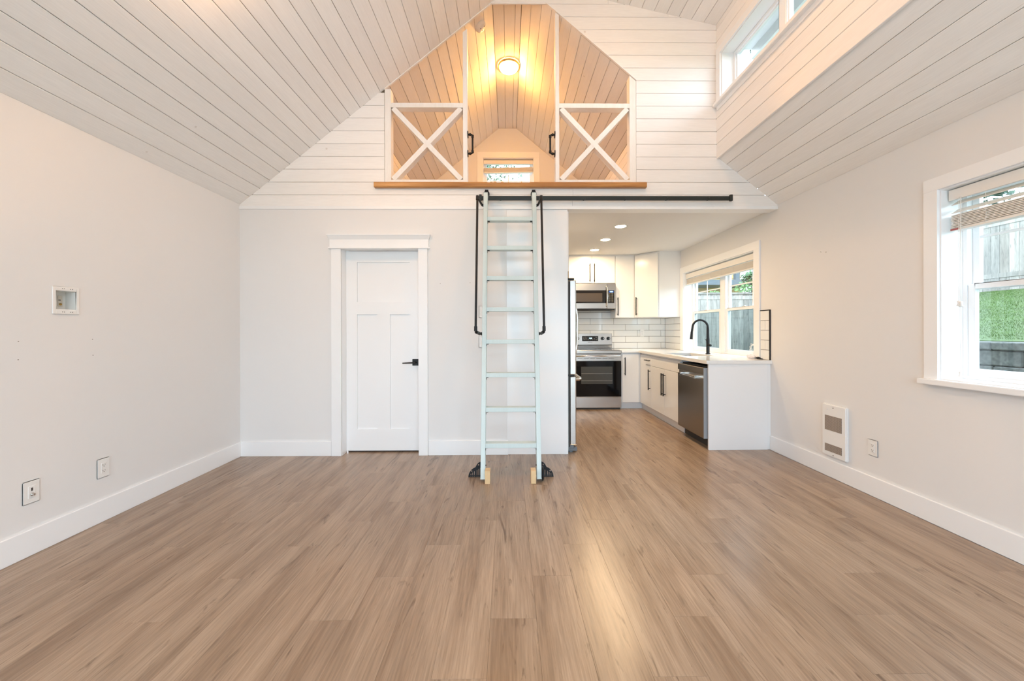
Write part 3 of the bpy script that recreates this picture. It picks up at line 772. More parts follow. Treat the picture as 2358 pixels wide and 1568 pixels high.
foot_guard(1, 0.2745, 3.275)
wh = MB(); wh.lathe([(0.048, -0.006), (0.055, -0.006), (0.055, 0.006), (0.048, 0.006), (0.048, -0.006)], (0.284, 3.20, 0.056), (1, 0, 0), 28)
wh.cyl((0.281, 3.20, 0.056), (0.287, 3.20, 0.056), 0.048, n=28); wh.build('wheel', BLACK, lad)
for xc, s in ((-0.192, 1), (0.2355, -1)): MB().cyl((xc, ly(0.12)+0.03, 0.12), (xc+s*0.007, ly(0.12)+0.03, 0.12), 0.006, n=8).build('bolt', BLACK, lad)
for x0, lab in ((-0.1915, 'pale wood block under the ladder, by the door-side rail'), (0.184, 'pale wood block under the ladder, by the kitchen-side rail')):
    tag(box(x0, x0+0.041, 3.128, 3.207, 0.0, 0.104).build('wood_block', BLOCKW, None, 0.001), lab, 'block', 'wood blocks at the ladder feet')

# ------------------------------------------------------------------ lights
def dome_lamp(name, o, ax, r, label, strength, tone=LAMP_WARM):
    """flush ceiling light: ring and glowing dome; ax points from ceiling into the room"""
    t = thing(name, o, label, 'ceiling light')
    MB().lathe([(r, 0.0), (r, 0.022), (r-0.012, 0.026), (r-0.016, 0.022)], o, ax, 40).build('base_ring', mat('lamp_ring', (0.35, 0.24, 0.12), 0.35, metal=0.8), t)
    em = mat('lamp_glass_%d' % int(strength), (0.9, 0.85, 0.75), 0.4, emis=tone, estr=strength)
    rr = r-0.016
    MB().lathe([(rr, 0.018)] + [(rr*math.cos(q*math.pi/14), 0.02+0.062*math.sin(q*math.pi/14)) for q in range(1, 8)], o, ax, 40).build('glass_dome', em, t)
    return t
dome_lamp('loft_ceiling_light', (0.02, 5.07, 4.742), (0, 0, -1), 0.142, 'glowing round flush light on the loft ceiling', 88.0)
nl = Vector((SL, 0, -1)).normalized()
dome_lamp('ceiling_light', (-1.62, 2.05, 2.514+SL*(2.68-1.62)), nl, 0.15, 'round flush light on the living room slope, above the view', 56.1, LAMP_SOFT)
nd = Vector((-0.2245, 0, -1)).normalized()
dome_lamp('ceiling_light', (1.15, 2.35, 4.777-0.2245*(1.15-0.124)), nd, 0.15, 'round flush light on the dormer ceiling, above the view', 50.1, LAMP_SOFT)
for (x, y, lab) in ((1.355, 4.602, 'recessed kitchen ceiling light, the one by the beam'), (1.344, 5.278, 'recessed kitchen ceiling light, the middle of three'), (1.346, 5.952, 'recessed kitchen ceiling light, the one by the wall cabinets')):
    t = thing('recessed_light', (x, y, KC), lab, 'ceiling light', 'recessed kitchen lights')
    MB().lathe([(0.082, 0.0), (0.080, -0.004), (0.064, -0.005), (0.060, -0.001)], (x, y, KC), (0, 0, 1), 32).build('trim_ring', PLASTIC, t)
    MB().lathe([(0.062, -0.002), (0.03, -0.003), (0, -0.003)], (x, y, KC), (0, 0, 1), 32).build('lens', mat('led_lens', (0.9, 0.9, 0.85), 0.4, emis=CAN_WARM, estr=195.0), t)
sm = thing('smoke_detector', (-0.277, 4.1, 4.56), 'round white smoke detector on the loft slope', 'smoke detector')
ns = Vector((LS, 0, -1)).normalized(); sx0 = -0.30; so = Vector((sx0, 4.26, 4.744 - (-sx0-0.155)*LS))
MB().lathe([(0.066, 0), (0.066, 0.012), (0.062, 0.014), (0.058, 0.030), (0.045, 0.040), (0, 0.042)], so, ns, 32).build('body', PLASTIC, sm)
u = ns.orthogonal().normalized()
for q in range(3):
    w = Matrix.Rotation(q*2.1, 3, ns) @ u
    MB().cyl(so+w*0.03+ns*0.0395, so+w*0.03+ns*0.0425, 0.006, n=10).build('vent', SLOT, sm)
MB().cyl(so+ns*0.041, so+ns*0.046, 0.012, n=14).build('button', TRIM, sm)

# ------------------------------------------------------------------ wall plates
def plate(name, mp, a, c, w, h, label, cat, kind):
    t = thing(name, mp(a, 0, c), label, cat)
    mbox(MB(), mp, a-w/2, a+w/2, -0.006, 0, c-h/2, c+h/2).build('plate', PLASTIC, t, 0.003, 2)
    mbox(MB(), mp, a-0.0165, a+0.0165, -0.008, -0.005, c-0.0335, c+0.0335).build('insert', PLASTIC, t, 0.001)
    for cc in (c+h/2-0.010, c-h/2+0.010): MB().cyl(mp(a, -0.0062, cc), mp(a, -0.0072, cc), 0.0028, n=8).build('screw', PLASTIC, t)
    if kind == 'duplex':
        for s in (-1, 1):
            cc = c + s*0.0185
            m_ = MB(); mbox(m_, mp, a-0.0075, a-0.0055, -0.0086, -0.0078, cc-0.002, cc+0.006); mbox(m_, mp, a+0.0055, a+0.0075, -0.0086, -0.0078, cc-0.001, cc+0.006)
            m_.cyl(mp(a, -0.0078, cc-0.0075), mp(a, -0.0086, cc-0.0075), 0.0026, n=8); m_.build('socket', SLOT, t)
    if kind == 'media':
        mbox(MB(), mp, a-0.004, a+0.004, -0.0088, -0.0078, c+0.006, c+0.024).build('video_port', SLOT, t)
        m_ = MB(); m_.cyl(mp(a, -0.0078, c-0.014), mp(a, -0.011, c-0.014), 0.0095, n=6); m_.cyl(mp(a, -0.011, c-0.014), mp(a, -0.022, c-0.014), 0.0055, n=12); m_.build('coax_port', CHROME, t)
    if kind == 'switch':
        mbox(MB(), mp, a-0.0155, a+0.0155, -0.0105, -0.0078, c-0.0, c+0.0325).build('rocker', PLASTIC, t, 0.001)
    return t
mpL = lambda a, b, c: (XL - b, a, c)
plate('wall_outlet', mpL, 2.567, 0.350, 0.078, 0.127, 'white double outlet near the baseboard corner under the media box', 'outlet', 'duplex')
plate('media_plate', mpL, 2.183, 0.352, 0.079, 0.127, 'white wall plate with a coax connector and a slot port', 'wall plate', 'media')
plate('wall_outlet', mpR, 2.855, 0.360, 0.078, 0.122, 'white double outlet beside the wall heater', 'outlet', 'duplex')
mpG = mapper('y', YG)
plate('light_switch', mpG, -0.256, 1.435, 0.072, 0.118, 'white switch plate behind the ladder, upper of the two', 'switch', 'switch')
plate('light_switch', mpG, -0.258, 1.135, 0.072, 0.118, 'white switch plate behind the ladder, lower of the two', 'switch', 'switch')
# recessed media box
mbx = thing('media_box', (XL, 2.356, 1.437), 'white recessed media box with outlet and cable ports in the wall', 'media box')
fr = ring(mpL, 2.285, 2.427, 1.355, 1.519, -0.006, 0.0, 0.016, 0.028, 0.024).build('frame', PLASTIC, mbx, 0.002)
RD = 0.062
rb = MB(); mbox(rb, mpL, 2.3012, 2.4108, RD, RD+0.003, 1.3832, 1.4948)
for (a_, b__, c_, d_) in ((2.3012, 2.303, 1.3832, 1.4948), (2.409, 2.4108, 1.3832, 1.4948), (2.303, 2.409, 1.3832, 1.385), (2.303, 2.409, 1.493, 1.4948)): mbox(rb, mpL, a_, b__, 0.0, RD, c_, d_)
rb.build('recess', mat('recess_plastic', (0.72, 0.73, 0.71), 0.5), mbx)
mbx_l = lambda a, b, c: mpL(a+0.024, b+RD, c)
mpM = mbx_l
mbox(MB(), mpM, 2.288, 2.323, -0.003, -0.0005, 1.400, 1.480).build('socket_face', PLASTIC, mbx, 0.0006)
m_ = MB()
for zc in (1.458, 1.420):
    for a in (2.311, 2.323): mbox(m_, mpM, a-0.001, a+0.001, -0.0036, -0.0028, zc-0.003, zc+0.006)
    m_.cyl(mpM(2.317, -0.0028, zc-0.009), mpM(2.317, -0.0036, zc-0.009), 0.002, n=8)
m_.build('socket', SLOT, mbx)
mbox(MB(), mpM, 2.344, 2.368, -0.003, -0.001, 1.403, 1.470).build('port_insert', mat('port_beige', (0.62, 0.58, 0.50), 0.5), mbx, 0.0006)
mbox(MB(), mpM, 2.346, 2.358, -0.0038, -0.0028, 1.440, 1.4455).build('video_port', SLOT, mbx)
MB().lathe([(0.0065, 0), (0.0065, 0.005), (0.003, 0.006), (0.003, 0.009), (0, 0.009)], mpM(2.355, -0.003, 1.4175), (1, 0, 0), 16).build('coax_port', BRASS, mbx)
for a in (2.335, 2.345, 2.378, 2.388):
    for c in (1.508, 1.368): MB().cyl(mpL(a, -0.0058, c), mpL(a, -0.0068, c), 0.0022, n=8).build('screw', SLOT, mbx)
# wall heater
ht = thing('wall_heater', (XR, 3.177, 0.178), 'white wall heater with two dark mesh grilles above the baseboard', 'heater')
mbox(MB(), mpR, 3.057, 3.297, -0.026, 0.0, 0.178, 0.618).build('cover', mat('heater_white', (0.80, 0.80, 0.79), 0.35), ht, 0.008, 3)
for (c0, c1) in ((0.400, 0.522), (0.222, 0.282)):
    gp = mbox(MB(), mpR, 3.098, 3.262, -0.0275, -0.0262, c0, c1).build('grille', mat('grille_dark', (0.09, 0.06, 0.045), 0.6), ht)
    m_ = MB(); n = int((c1-c0)/0.0068)
    for i in range(n+1):
        zc = c0 + (c1-c0)*i/n; mbox(m_, mpR, 3.098, 3.262, -0.0286, -0.0272, zc-0.0010, zc+0.0010)
    for i in range(1, 24):
        a = 3.098 + 0.164*i/24; mbox(m_, mpR, a-0.0007, a+0.0007, -0.0284, -0.0273, c0, c1)
    m_.build('mesh_bars', mat('grille_light', (0.50, 0.42, 0.35), 0.5), gp, kind='stuff')
for c in (0.592, 0.196): MB().cyl(mpR(3.18, -0.0262, c), mpR(3.18, -0.0276, c), 0.004, n=10).build('screw', SLOT, ht)
MB().cyl(mpR(3.245, -0.0262, 0.575), mpR(3.245, -0.030, 0.575), 0.009, n=16).build('thermostat_cap', PLASTIC, ht)
for i, (y, z, lab) in enumerate(((3.333, 1.928, 'tiny wall anchor on the heater wall, the one by the kitchen'), (3.278, 1.915, 'tiny wall anchor on the heater wall, the one by the window'))):
    t = thing('wall_anchor', (XR, y, z), lab, 'wall anchor', 'wall anchors')
    MB().cyl(mpR(y, 0, z), mpR(y, -0.003, z), 0.008, n=12).build('collar', PLASTIC, t); MB().cyl(mpR(y, -0.003, z), mpR(y, -0.0036, z), 0.003, n=8).build('hole', SLOT, t)
m_ = MB()
for (y, z) in ((2.131, 1.197), (2.13, 1.097), (2.506, 1.2), (2.509, 1.097)): m_.cyl(mpL(y, 0, z), mpL(y, -0.0008, z), 0.003, n=8)
m_.build('nail_holes', mat('hole_grey', (0.30, 0.27, 0.24), 0.9), wall_left, kind='stuff')
m_ = MB()
for (x, z) in ((-0.68, 1.72), (-0.38, 1.73)): m_.cyl((x, YG, z), (x, YG-0.0008, z), 0.0035, n=8)
m_.build('nail_holes', MATS['hole_grey'], wb, kind='stuff')

# ------------------------------------------------------------------ kitchen: fridge side
ep = thing('tall_end_panel', (0.3, 3.88, 0), 'tall white panel closing the side of the refrigerator bay', 'panel')
box(-0.012, 0.604, 3.872, 3.89, 0.0, 2.466).build('panel', CABW, ep, 0.001)
fc = thing('fridge_top_cabinet', (0.2, 4.37, 1.84), 'white cabinet above the refrigerator', 'cabinet')
box(-0.009, 0.597, 3.993, 4.86, 1.842, 2.49).build('body', CABW, fc, 0.001)
box(0.56, 0.597, 3.893, 3.992, 1.842, 2.49).build('filler', CABW, fc)
for (ya, yb) in ((3.894, 4.374), (4.378, 4.858)): box(0.599, 0.617, ya, yb, 1.845, 2.455).build('door', CABW, fc, 0.0015)
fg = thing('refrigerator', (0.25, 4.36, 0), 'stainless bottom-freezer refrigerator seen edge on behind the white panel', 'refrigerator')
box(0.0, 0.615, 3.995, 4.815, 0.03, 1.765).build('body', FRSIDE, fg, 0.004)
def fdoor(y0, y1, z0, z1, nm):
    sec = [(0.632, y0), (0.686, y0), (0.694, y0+0.012)] + [(0.694+0.022*math.sin(math.pi*q/10), y0+0.012+(y1-y0-0.024)*q/10) for q in range(1, 10)] + [(0.694, y1-0.012), (0.686, y1), (0.632, y1)]
    return MB().prism(sec, 2, z0, z1).build(nm, STEEL, fg, 0.003)
dr = fdoor(3.902, 4.356, 0.80, 1.755, 'door'); fdoor(4.362, 4.818, 0.80, 1.755, 'door'); fz = fdoor(3.902, 4.818, 0.085, 0.775, 'freezer_drawer')
box(0.10, 0.615, 3.905, 3.995, 0.03, 1.765).build('side_panel', FRSIDE, fg, 0.004)
bl = MB(); bl.box(0.615, 0.629, 3.908, 4.812, 0.06, 1.75); bl.build('gasket', SLOT, fg)
for y in (4.315, 4.405):
    MB().tube([(0.70, y, 0.92), (0.755, y, 0.98), (0.776, y, 1.10), (0.782, y, 1.25), (0.776, y, 1.42), (0.752, y, 1.56), (0.70, y, 1.62)], 0.013, 10).build('door_handle', CHROME, fg)
MB().tube([(0.690, 4.02, 0.735), (0.745, 4.03, 0.735), (0.770, 4.10, 0.735), (0.778, 4.36, 0.735), (0.770, 4.62, 0.735), (0.745, 4.69, 0.735), (0.690, 4.70, 0.735)], 0.016, 10).build('drawer_handle', CHROME, fg)
for z in (1.768, 0.788): box(0.60, 0.675, 3.905, 3.955, z-0.009, z+0.012).build('hinge', BLACK, fg, 0.003)
ft = MB(); ft.box(0.58, 0.67, 3.925, 4.03, 0.035, 0.085); ft.box(0.60, 0.705, 3.93, 3.99, 0.012, 0.050); ft.cyl((0.64, 3.955, 0.0), (0.64, 3.955, 0.03), 0.022)
ft.build('front_foot', mat('foot_grey', (0.16, 0.17, 0.18), 0.5), fg, 0.003)
box(0.50, 0.60, 3.93, 4.80, 0.0, 0.032).build('kick_plate', SLOT, fg)

# ------------------------------------------------------------------ backsplash
bs = structure('wall_backsplash', (XR, YB, 0.93), 'white subway tile backsplash with dark grout')
box(1.0, XR, YB-0.004, YB, 0.91, 1.60).build('grout', GROUT, bs)
box(XR-0.004, XR, 6.048, YB-0.004, 0.93, 1.46).build('grout', GROUT, bs)
box(XR-0.004, XR, 3.980, 4.131, 0.93, 1.457).build('grout', GROUT, bs)
TH, TL = 0.104, 0.411
for r in range(0, 7):
    z0 = 0.931 + r*TH; z1 = min(z0+TH, 1.60)
    xs = 1.834 + (0 if r % 2 == 0 else TL/2) - 4*TL; x_hi = XR-0.009 if r < 5 else 1.80
    while xs < x_hi:
        a, b_ = max(xs, 1.0), min(xs+TL, x_hi); xs += TL
        if b_-a > 0.012 and z1-z0 > 0.01: piece('tile', (b_-a-0.0045, 0.008, z1-z0-0.0045), (a+0.00225, YB-0.0095, z0+0.00225), TILE, bs, 0.0008)
for r in range(0, 5):
    z0 = 0.931 + r*TH
    ye = YB-0.01; first = 0.16 if r % 2 else 0.36
    ys_ = [ye, ye-first] + ([ye-first-TL] if ye-first-TL > 6.05 else []) + [6.049]
    for i in range(len(ys_)-1):
        if ys_[i]-ys_[i+1] > 0.012: piece('tile', (0.008, ys_[i]-ys_[i+1]-0.0045, TH-0.0045), (XR-0.0095, ys_[i+1]+0.0015, z0+0.0015), TILE, bs, 0.0008)
    cuts = [4.130, 3.985] if r % 2 == 0 else [4.130, 4.052, 3.985]
    for i in range(len(cuts)-1): piece('tile', (0.008, cuts[i]-cuts[i+1]-0.004, TH-0.004), (XR-0.0095, cuts[i+1]+0.0015, z0+0.0015), TILE, bs, 0.0008)
eg = MB(); eg.box(XR-0.0125, XR, 3.976, 3.984, 0.93, 1.458); eg.box(XR-0.0105, XR, 3.976, 4.131, 1.4515, 1.4585)
eg.build('edge_trim', BLACK, bs)
plate('wall_outlet', mapper('y', YB-0.0095), 2.327, 1.200, 0.074, 0.124, 'white double outlet on the tiles between wall cabinet and counter', 'outlet', 'duplex')

# ------------------------------------------------------------------ cabinets
def pull(parent, p, q, out, L=0.03):
    """square bar pull between p and q, standing off along `out`"""
    p = Vector(p); q = Vector(q); o = Vector(out); d = (q-p).normalized(); w = d.cross(o).normalized()*0.006; e = d*0.022
    m_ = MB()
    def bar(a, b_, s1, s2): 
        A = [a+s1+s2, a-s1+s2, a-s1-s2, a+s1-s2]; B = [b_+s1+s2, b_-s1+s2, b_-s1-s2, b_+s1-s2]; m_.loft(A, B)
    o5 = o.normalized()*0.006
    bar(p+o*L, q+o*L, w, o5)
    for r_ in (p+e, q-e): bar(r_, r_+o*(L-0.004), w, d*0.005)
    return m_.build('handle', BLACK, parent)
YD = 6.335
uc = thing('wall_cabinet', (1.39, 6.5, 2.02), 'short two-door white wall cabinet above the microwave', 'cabinet')
box(1.003, 1.773, YD+0.021, YB-0.001, 2.022, 2.472).build('body', CABW, uc, 0.001)
for (a, b_, hx) in ((1.005, 1.3875, 1.352), (1.3905, 1.772, 1.427)):
    dd_ = box(a, b_, YD, YD+0.019, 2.026, 2.470).build('door', CABW, uc, 0.0015); pull(dd_, (hx, YD, 2.045), (hx, YD, 2.345), (0, -1, 0))
box(1.003, 2.095, YD+0.012, YB-0.001, 2.473, KC-0.001).build('top_filler', CABW, uc)
un = thing('wall_cabinet', (1.93, 6.5, 1.45), 'narrow tall white wall cabinet beside the microwave', 'cabinet')
box(1.776, 2.093, YD+0.021, YB-0.010, 1.452, 2.472).build('body', CABW, un, 0.001)
dd_ = box(1.778, 2.090, YD, YD+0.019, 1.455, 2.470).build('door', CABW, un, 0.0015); pull(dd_, (1.812, YD, 1.488), (1.812, YD, 1.785), (0, -1, 0))
ucn = thing('corner_wall_cabinet', (2.45, 6.4, 1.45), 'white corner wall cabinet with a slanted door', 'cabinet')
MB().prism([(2.0965, YD+0.014), (2.395, 6.052), (2.7355, 6.052), (2.7355, YB-0.010), (2.0965, YB-0.010)], 2, 1.453, KC-0.001).build('body', CABW, ucn, 0.001)
p0, p1 = Vector((2.099, YD+0.004)), Vector((2.389, 6.047)); dg = (p1-p0).normalized(); nn = Vector((dg.y, -dg.x))
P = [p0+dg*0.006, p1-dg*0.012, p1-dg*0.012+nn*0.018, p0+dg*0.006+nn*0.018]
dd_ = MB().prism([tuple(q) for q in P], 2, 1.457, 2.468).build('door', CABW, ucn, 0.0015)
hp = p0+dg*0.045+nn*0.018; pull(dd_, (hp.x, hp.y, 1.490), (hp.x, hp.y, 1.785), (nn.x, nn.y, 0))

mw = thing('microwave', (1.38, 6.45, 1.6), 'stainless over-the-range microwave with black glass door and keypad', 'microwave')
box(1.004, 1.762, 6.285, YB-0.011, 1.600, 2.012).build('body', mat('mw_body', (0.12, 0.11, 0.10), 0.4), mw, 0.003)
dm = MB(); dm.box(1.004, 1.614, 6.262, 6.284, 1.600, 2.010); dm.build('door', STEEL, mw, 0.003)
box(1.618, 1.762, 6.262, 6.284, 1.600, 2.010).build('control_panel', STEEL, mw, 0.003)
gd = box(1.030, 1.606, 6.259, 6.2635, 1.690, 1.900).build('door_glass', mat('mw_glass', (0.008, 0.006, 0.005), 0.08), mw, 0.001)
box(1.050, 1.540, 6.2575, 6.2595, 1.712, 1.850).build('window', MWIN, gd)
kp = box(1.624, 1.737, 6.259, 6.2635, 1.690, 1.900).build('keypad', MATS['mw_glass'], mw, 0.001)
box(1.655, 1.722, 6.2575, 6.2592, 1.862, 1.888).build('display', mat('display_blue', (0.01, 0.03, 0.08), 0.2, emis=(0.05, 0.12, 0.4), estr=1.2), kp)
text('4:10', 0.022, (1.689, 6.2568, 1.875), (math.pi/2, 0, 0), mat('digit_blue', (0.3, 0.5, 0.9), 0.4, emis=(0.45, 0.65, 1.0), estr=3.0), kp, 'clock_digits')
kb = MB()
for r in range(9):
    for c in range(3): kb.box(1.650+c*0.028, 1.662+c*0.028, 6.2582, 6.2592, 1.843-r*0.017, 1.849-r*0.017)
kb.build('key_marks', mat('key_print', (0.35, 0.33, 0.28), 0.5), kp)
MB().tube([(1.606, 6.262, 1.960), (1.609, 6.232, 1.955), (1.613, 6.215, 1.90), (1.615, 6.208, 1.80), (1.613, 6.215, 1.70), (1.609, 6.232, 1.642), (1.606, 6.262, 1.638)], 0.0105, 10).build('handle', CHROME, mw)
box(1.02, 1.745, 6.30, 6.62, 1.578, 1.600).build('vent_base', SLOT, mw, 0.003)

# ------------------------------------------------------------------ range
sv = thing('range', (1.40, 6.3, 0), 'stainless electric range with black glass oven door and back console', 'stove')
box(1.024, 1.780, 6.045, 6.62, 0.03, 0.905).build('body', mat('range_side', (0.30, 0.29, 0.28), 0.4), sv, 0.002)
box(1.022, 1.782, 6.020, 6.56, 0.880, 0.930).build('cooktop_rim', STEEL, sv, 0.004)
gt = box(1.04, 1.765, 6.05, 6.545, 0.9305, 0.934).build('glass_top', OVENGL, sv, 0.001)
for (x, y, r) in ((1.22, 6.19, 0.10), (1.59, 6.19, 0.085), (1.22, 6.43, 0.075), (1.59, 6.43, 0.10)):
    MB().lathe([(r, 0.0), (r, 0.0006), (r-0.004, 0.0006), (r-0.004, 0)], (x, y, 0.9342), (0, 0, 1), 40).build('burner_mark', mat('burner_grey', (0.15, 0.15, 0.15), 0.3), gt)
bk = MB(); bk.prism([(6.56, 0.93), (6.555, 0.99), (6.535, 1.00), (6.548, 1.19), (6.62, 1.19), (6.62, 0.93)], 0, 1.024, 1.772)
cons = bk.build('console', STEEL, sv, 0.002)
box(1.03, 1.766, 6.533, 6.556, 0.992, 1.0).build('console_gap', SLOT, cons)
def yc_(z): return 6.535 + (z-1.0)*0.013/0.19
cd = box(1.263, 1.536, 6.5345, 6.545, 1.063, 1.148).build('display_panel', MATS['mw_glass'], cons, 0.001)
text('4:10', 0.028, (1.405, 6.5336, 1.110), (math.pi/2, 0, 0), mat('digit_cyan', (0.4, 0.8, 0.9), 0.4, emis=(0.4, 0.85, 1.0), estr=3.5), cd, 'clock_digits')
kb = MB()
for (x, z, w) in ((1.285, 1.125, 0.014), (1.318, 1.125, 0.014), (1.285, 1.104, 0.016), (1.320, 1.104, 0.014), (1.285, 1.081, 0.03), (1.322, 1.080, 0.014), (1.356, 1.081, 0.022), (1.395, 1.081, 0.018), (1.432, 1.081, 0.016), (1.467, 1.081, 0.012), (1.495, 1.125, 0.018), (1.495, 1.081, 0.022), (1.466, 1.104, 0.010)):
    kb.box(x, x+w, 6.5338, 6.5348, z, z+0.006)
kb.build('key_marks', MATS['key_print'], cd)
for x in (1.092, 1.185, 1.611, 1.709):
    kn = MB(); kn.cyl((x, 6.541, 1.107), (x, 6.520, 1.107), 0.030, 0.027, n=24); kn.box(x-0.005, x+0.005, 6.510, 6.521, 1.080, 1.134)
    kno = kn.build('knob', BLACK, cons)
    box(x+0.010, x+0.016, 6.5185, 6.5205, 1.098, 1.116).build('glint', CHROME, kno)
text('SAMSUNG', 0.017, (1.40, 6.5375, 1.041), (math.pi/2, 0, 0), mat('logo_dark', (0.12, 0.05, 0.035), 0.5), cons, 'logo')
od = MB(); od.box(1.026, 1.778, 6.022, 6.046, 0.762, 0.868); odo = od.build('oven_door', STEEL, sv, 0.003)
gl = MB().box(1.026, 1.778, 6.020, 6.044, 0.205, 0.760).build('door_glass', OVENGL, odo, 0.002)
box(1.145, 1.640, 6.0185, 6.0202, 0.405, 0.675).build('oven_window', OVENWIN, odo)
for z in (0.565, 0.455): MB().cyl((1.15, 6.0178, z), (1.635, 6.0178, z), 0.0018, n=6).build('rack', mat('rack_wire', (0.45, 0.44, 0.42), 0.4, metal=0.6), odo)
MB().tube([(1.055, 6.022, 0.845), (1.055, 5.985, 0.843), (1.062, 5.972, 0.842), (1.745, 5.972, 0.842), (1.752, 5.985, 0.843), (1.752, 6.022, 0.845)], 0.0125, 10).build('handle', CHROME, odo)
vs_ = MB()
for i in range(6): vs_.box(1.09+i*0.098, 1.17+i*0.098, 6.0208, 6.0222, 0.802, 0.808)
vs_.build('vent_slot', SLOT, odo)
box(1.026, 1.778, 6.022, 6.046, 0.028, 0.193).build('storage_drawer', STEEL, sv, 0.003)
box(1.026, 1.778, 6.021, 6.03, 0.195, 0.203).build('drawer_lip', CHROME, sv)
box(1.04, 1.765, 6.05, 6.5, 0.0, 0.03).build('base', SLOT, sv)

# ------------------------------------------------------------------ base cabinets
cb = thing('base_cabinet', (1.95, 6.35, 0), 'narrow white base cabinet between range and corner', 'cabinet')
box(1.786, 2.10, 6.062, YB-0.001, 0.105, 0.888).build('body', CABW, cb, 0.001)
dd_ = box(1.800, 2.062, 6.040, 6.060, 0.108, 0.868).build('door', CABW, cb, 0.0015); pull(dd_, (1.836, 6.04, 0.54), (1.836, 6.04, 0.82), (0, -1, 0))
box(1.786, 2.135, 6.115, 6.13, 0.0, 0.105).build('toe_kick', CABW, cb)
XF = 2.083
cc = thing('corner_base_cabinet', (2.4, 5.8, 0), 'slim white base cabinet with one drawer, at the corner end of the sink run', 'cabinet')
box(XF+0.021, XR-0.001, 5.582, 6.06, 0.105, 0.888).build('body', CABW, cc, 0.001)
box(XF+0.003, XF+0.0205, 5.806, 6.04, 0.108, 0.868).build('filler', CABW, cc)
dw_ = box(XF, XF+0.019, 5.585, 5.802, 0.727, 0.866).build('drawer', CABW, cc, 0.0015); pull(dw_, (XF, 5.600, 0.797), (XF, 5.780, 0.797), (-1, 0, 0))
dd_ = box(XF, XF+0.019, 5.585, 5.802, 0.110, 0.722).build('door', CABW, cc, 0.0015); pull(dd_, (XF, 5.615, 0.37), (XF, 5.615, 0.668), (-1, 0, 0))
box(2.135, 2.15, 5.582, 6.112, 0.0, 0.105).build('toe_kick', CABW, cc)
sb = thing('sink_cabinet', (2.4, 5.1, 0), 'two-door white sink cabinet with a plain false drawer front', 'cabinet')
sbx = MB(); sbx.box(XF+0.021, XR-0.001, 4.640, 5.580, 0.105, 0.125); sbx.box(XF+0.021, XR-0.001, 4.640, 4.658, 0.105, 0.888); sbx.box(XF+0.021, XR-0.001, 5.562, 5.580, 0.105, 0.888); sbx.box(XF+0.021, XF+0.04, 4.658, 5.562, 0.70, 0.888)
sbx.build('body', CABW, sb)
box(2.135, 2.15, 4.642, 5.580, 0.0, 0.105).build('toe_kick', CABW, sb)
box(XF, XF+0.019, 4.642, 5.579, 0.727, 0.866).build('false_front', CABW, sb, 0.0015)
for (a, b_, hy) in ((4.642, 5.108, 5.074), (5.112, 5.579, 5.140)):
    dd_ = box(XF, XF+0.019, a, b_, 0.110, 0.722).build('door', CABW, sb, 0.0015); pull(dd_, (XF, hy, 0.37), (XF, hy, 0.668), (-1, 0, 0))
dwn_ = thing('dishwasher', (2.4, 4.3, 0), 'dark stainless dishwasher between sink cabinet and end panel', 'dishwasher')
box(2.112, 2.70, 4.010, 4.625, 0.10, 0.862).build('body', mat('dw_body', (0.03, 0.03, 0.03), 0.6), dwn_)
box(2.045, 2.110, 4.006, 4.612, 0.108, 0.742).build('door', DKSTEEL, dwn_, 0.003)
box(2.045, 2.110, 4.006, 4.612, 0.778, 0.850).build('control_strip', DKSTEEL, dwn_, 0.003)
box(2.062, 2.110, 4.008, 4.610, 0.741, 0.779).build('grip_recess', STEEL, dwn_)
box(2.047, 2.1095, 4.0035, 4.0058, 0.109, 0.849).build('side_edge', mat('side_grey', (0.30, 0.32, 0.34), 0.4), dwn_)
hh = MB(); hh.box(2.010, 2.020, 4.13, 4.49, 0.722, 0.738); hh.box(2.012, 2.062, 4.475, 4.49, 0.724, 0.756); hh.box(2.012, 2.062, 4.13, 4.145, 0.724, 0.756); hh.build('handle', CHROME, dwn_, 0.002)
box(2.14, 2.16, 4.005, 4.635, 0.0, 0.105).build('toe_kick', SLOT, dwn_)
ce = thing('counter_end_panel', (2.4, 3.98, 0), 'white panel closing the end of the counter run', 'panel')
box(XF-0.002, 2.700, 3.972, 3.990, 0.0, 0.892).build('panel', CABW, ce, 0.001)
box(2.703, XR-0.001, 3.978, 3.990, 0.0, 0.892).build('scribe_strip', CABW, ce, 0.001)

ct = MB()
for (l, r, p, q) in wall_holes(2.055, XR-0.001, 3.958, 6.651, [(2.17, 2.53, 4.685, 5.30)]): ct.box(l, r, p, q, 0.894, 0.930)
ct.box(XR-0.001, XR+0.128, KW[0]+0.001, KW[1]-0.001, 0.905, 0.930)
ct.box(1.784, 2.055, 6.018, 6.651, 0.894, 0.930)
tag(ct.build('countertop', QUARTZ, None, 0.0), 'pale quartz L-shaped countertop running under the kitchen window', 'countertop')
sk = thing('sink', (2.35, 5.0, 0.72), 'undermount stainless sink sunk in the pale countertop', 'sink')
def rrect(x0, x1, y0, y1, r, n=6):
    P = []
    for (cx, cy, a) in ((x1-r, y1-r, 0), (x0+r, y1-r, 90), (x0+r, y0+r, 180), (x1-r, y0+r, 270)):
        for i in range(n+1):
            t_ = math.radians(a + 90*i/n); P.append((cx+r*math.cos(t_), cy+r*math.sin(t_)))
    return P
A = rrect(2.165, 2.535, 4.68, 5.305, 0.07); B = rrect(2.18, 2.52, 4.695, 5.29, 0.06)
sk_m = MB(); sk_m.loft([(x, y, 0.893) for x, y in A], [(x, y, 0.74) for x, y in B], True, caps=False); sk_m.add([(x, y, 0.74) for x, y in B], [tuple(range(len(B)))])
sk_m.build('basin', STEEL, sk)
MB().cyl((2.35, 5.0, 0.7405), (2.35, 5.0, 0.744), 0.045).build('drain', CHROME, sk)
